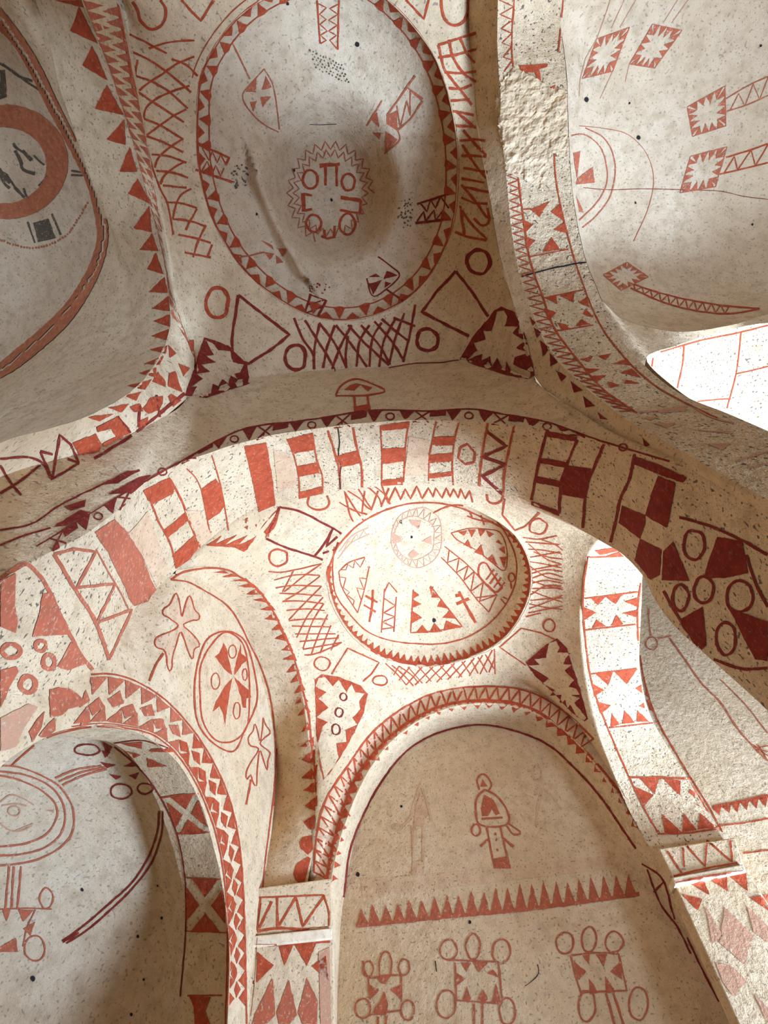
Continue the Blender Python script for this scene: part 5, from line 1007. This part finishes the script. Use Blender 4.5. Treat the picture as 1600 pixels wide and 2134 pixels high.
paint_mark('painted_post', apse, S, LN(10, 4, [(52,1250),(30,1490)], [(78,1250),(65,1490)], [(120,1250),(98,1490)]), M_WORN)
paint_mark('painted_cross', apse, S, FL(10, [(10,1490),(60,1490),(35,1560)], [(100,1490),(190,1495),(130,1560)], [(200,1560),(130,1600),(170,1640)], [(90,1650),(100,1730),(0,1730),(0,1700)]) + LN(10, 3, [(0,1490),(150,1485),(290,1490)], [(200,1490),(150,1600),(130,1700)]) + CI(10, 3.4, (260,1430,38,58), (195,1710,58,70)), M_WORN, 'red square cross with loops below the medallion')
paint_mark('hole', apse, S, DT(10, (185,1880,14), (772,1643,8), (735,2080,9), (805,1885,8), (460,1380,8), (880,1357,6), (905,1540,7)), M_CRACK)
S = [apse_jamb, apse]
paint_mark('painted_square', apse_jamb, S, bowtie(10, [(930,862),(1105,848),(1172,1058),(988,1068)], .13) + LN(10, 3.4, [(905,865),(1010,850),(1110,845)], [(985,1068),(1080,1066),(1175,1058)]), M_RED, 'red and white crossed square, upper')
paint_mark('painted_square', apse_jamb, S, bowtie(10, [(1045,1318),(1250,1328),(1265,1618),(1038,1608)], .15) + LN(10, 2.6, [(1045,1315),(1250,1325)], [(1035,1612),(1270,1622)]), M_RED, 'red and white crossed square, lower')
paint_mark('painted_square', apse_jamb, S, FL(10, [(1060,1978),(1180,1980),(1150,2060),(1180,2134),(1090,2134),(1085,2040)]) + LN(10, 3.4, [(1050,1975),(1245,1972)]), M_RED)
paint_mark('painted_triangles', apse_jamb, S, FL(10, [(680,562),(795,550),(795,590),(720,575)], [(690,600),(790,625),(735,650)], [(850,592),(960,590),(975,612),(840,605)], [(825,640),(940,690),(830,692)]), M_RED)
paint_mark('painted_line', apse_jamb, S, LN(10, 3, [(640,580),(760,680),(860,800),(950,960),(1000,1100),(1035,1310),(1040,1600),(1010,1980)]) + LN(10, 2.4, [(640,560),(800,545),(950,592)]), M_DARK)

# ================================================================== chipped plaster on the right side arch
def rough_patch(name, parent, surfs, outline, amp, freq, mat, label):
    px, fs = fill([np.asarray(outline, float)], step=3.0, jit=2.5)
    bvhs = [SURF_OF[o.as_pointer()] for o in surfs]
    m = Mark(); m.add(px, fs, bvhs, .001)
    c = np.mean([tuple(v) for v in m.v], axis=0); n = (Vector(EYE)-Vector(c)).normalized()
    vv = [v + n*(abs(noise.fractal(v*freq, .9, 2.1, 4))*amp) for v in m.v]
    me = bpy.data.meshes.new(name); me.from_pydata(vv, [], m.f); me.materials.append(mat); me.update()
    o = bpy.data.objects.new(name, me); COL.objects.link(o); adopt(o, parent); o['label'] = label
    return o
rough_patch('chipped_plaster', arch_right, [arch_right], [(1046,170),(1072,140),(1110,160),(1150,185),(1180,190),(1186,260),(1184,330),(1150,320),(1130,400),(1090,372),(1056,360),(1044,290),(1030,220)], .022, 16, PLASTER, 'rough chipped patch where the painted plaster has fallen away')
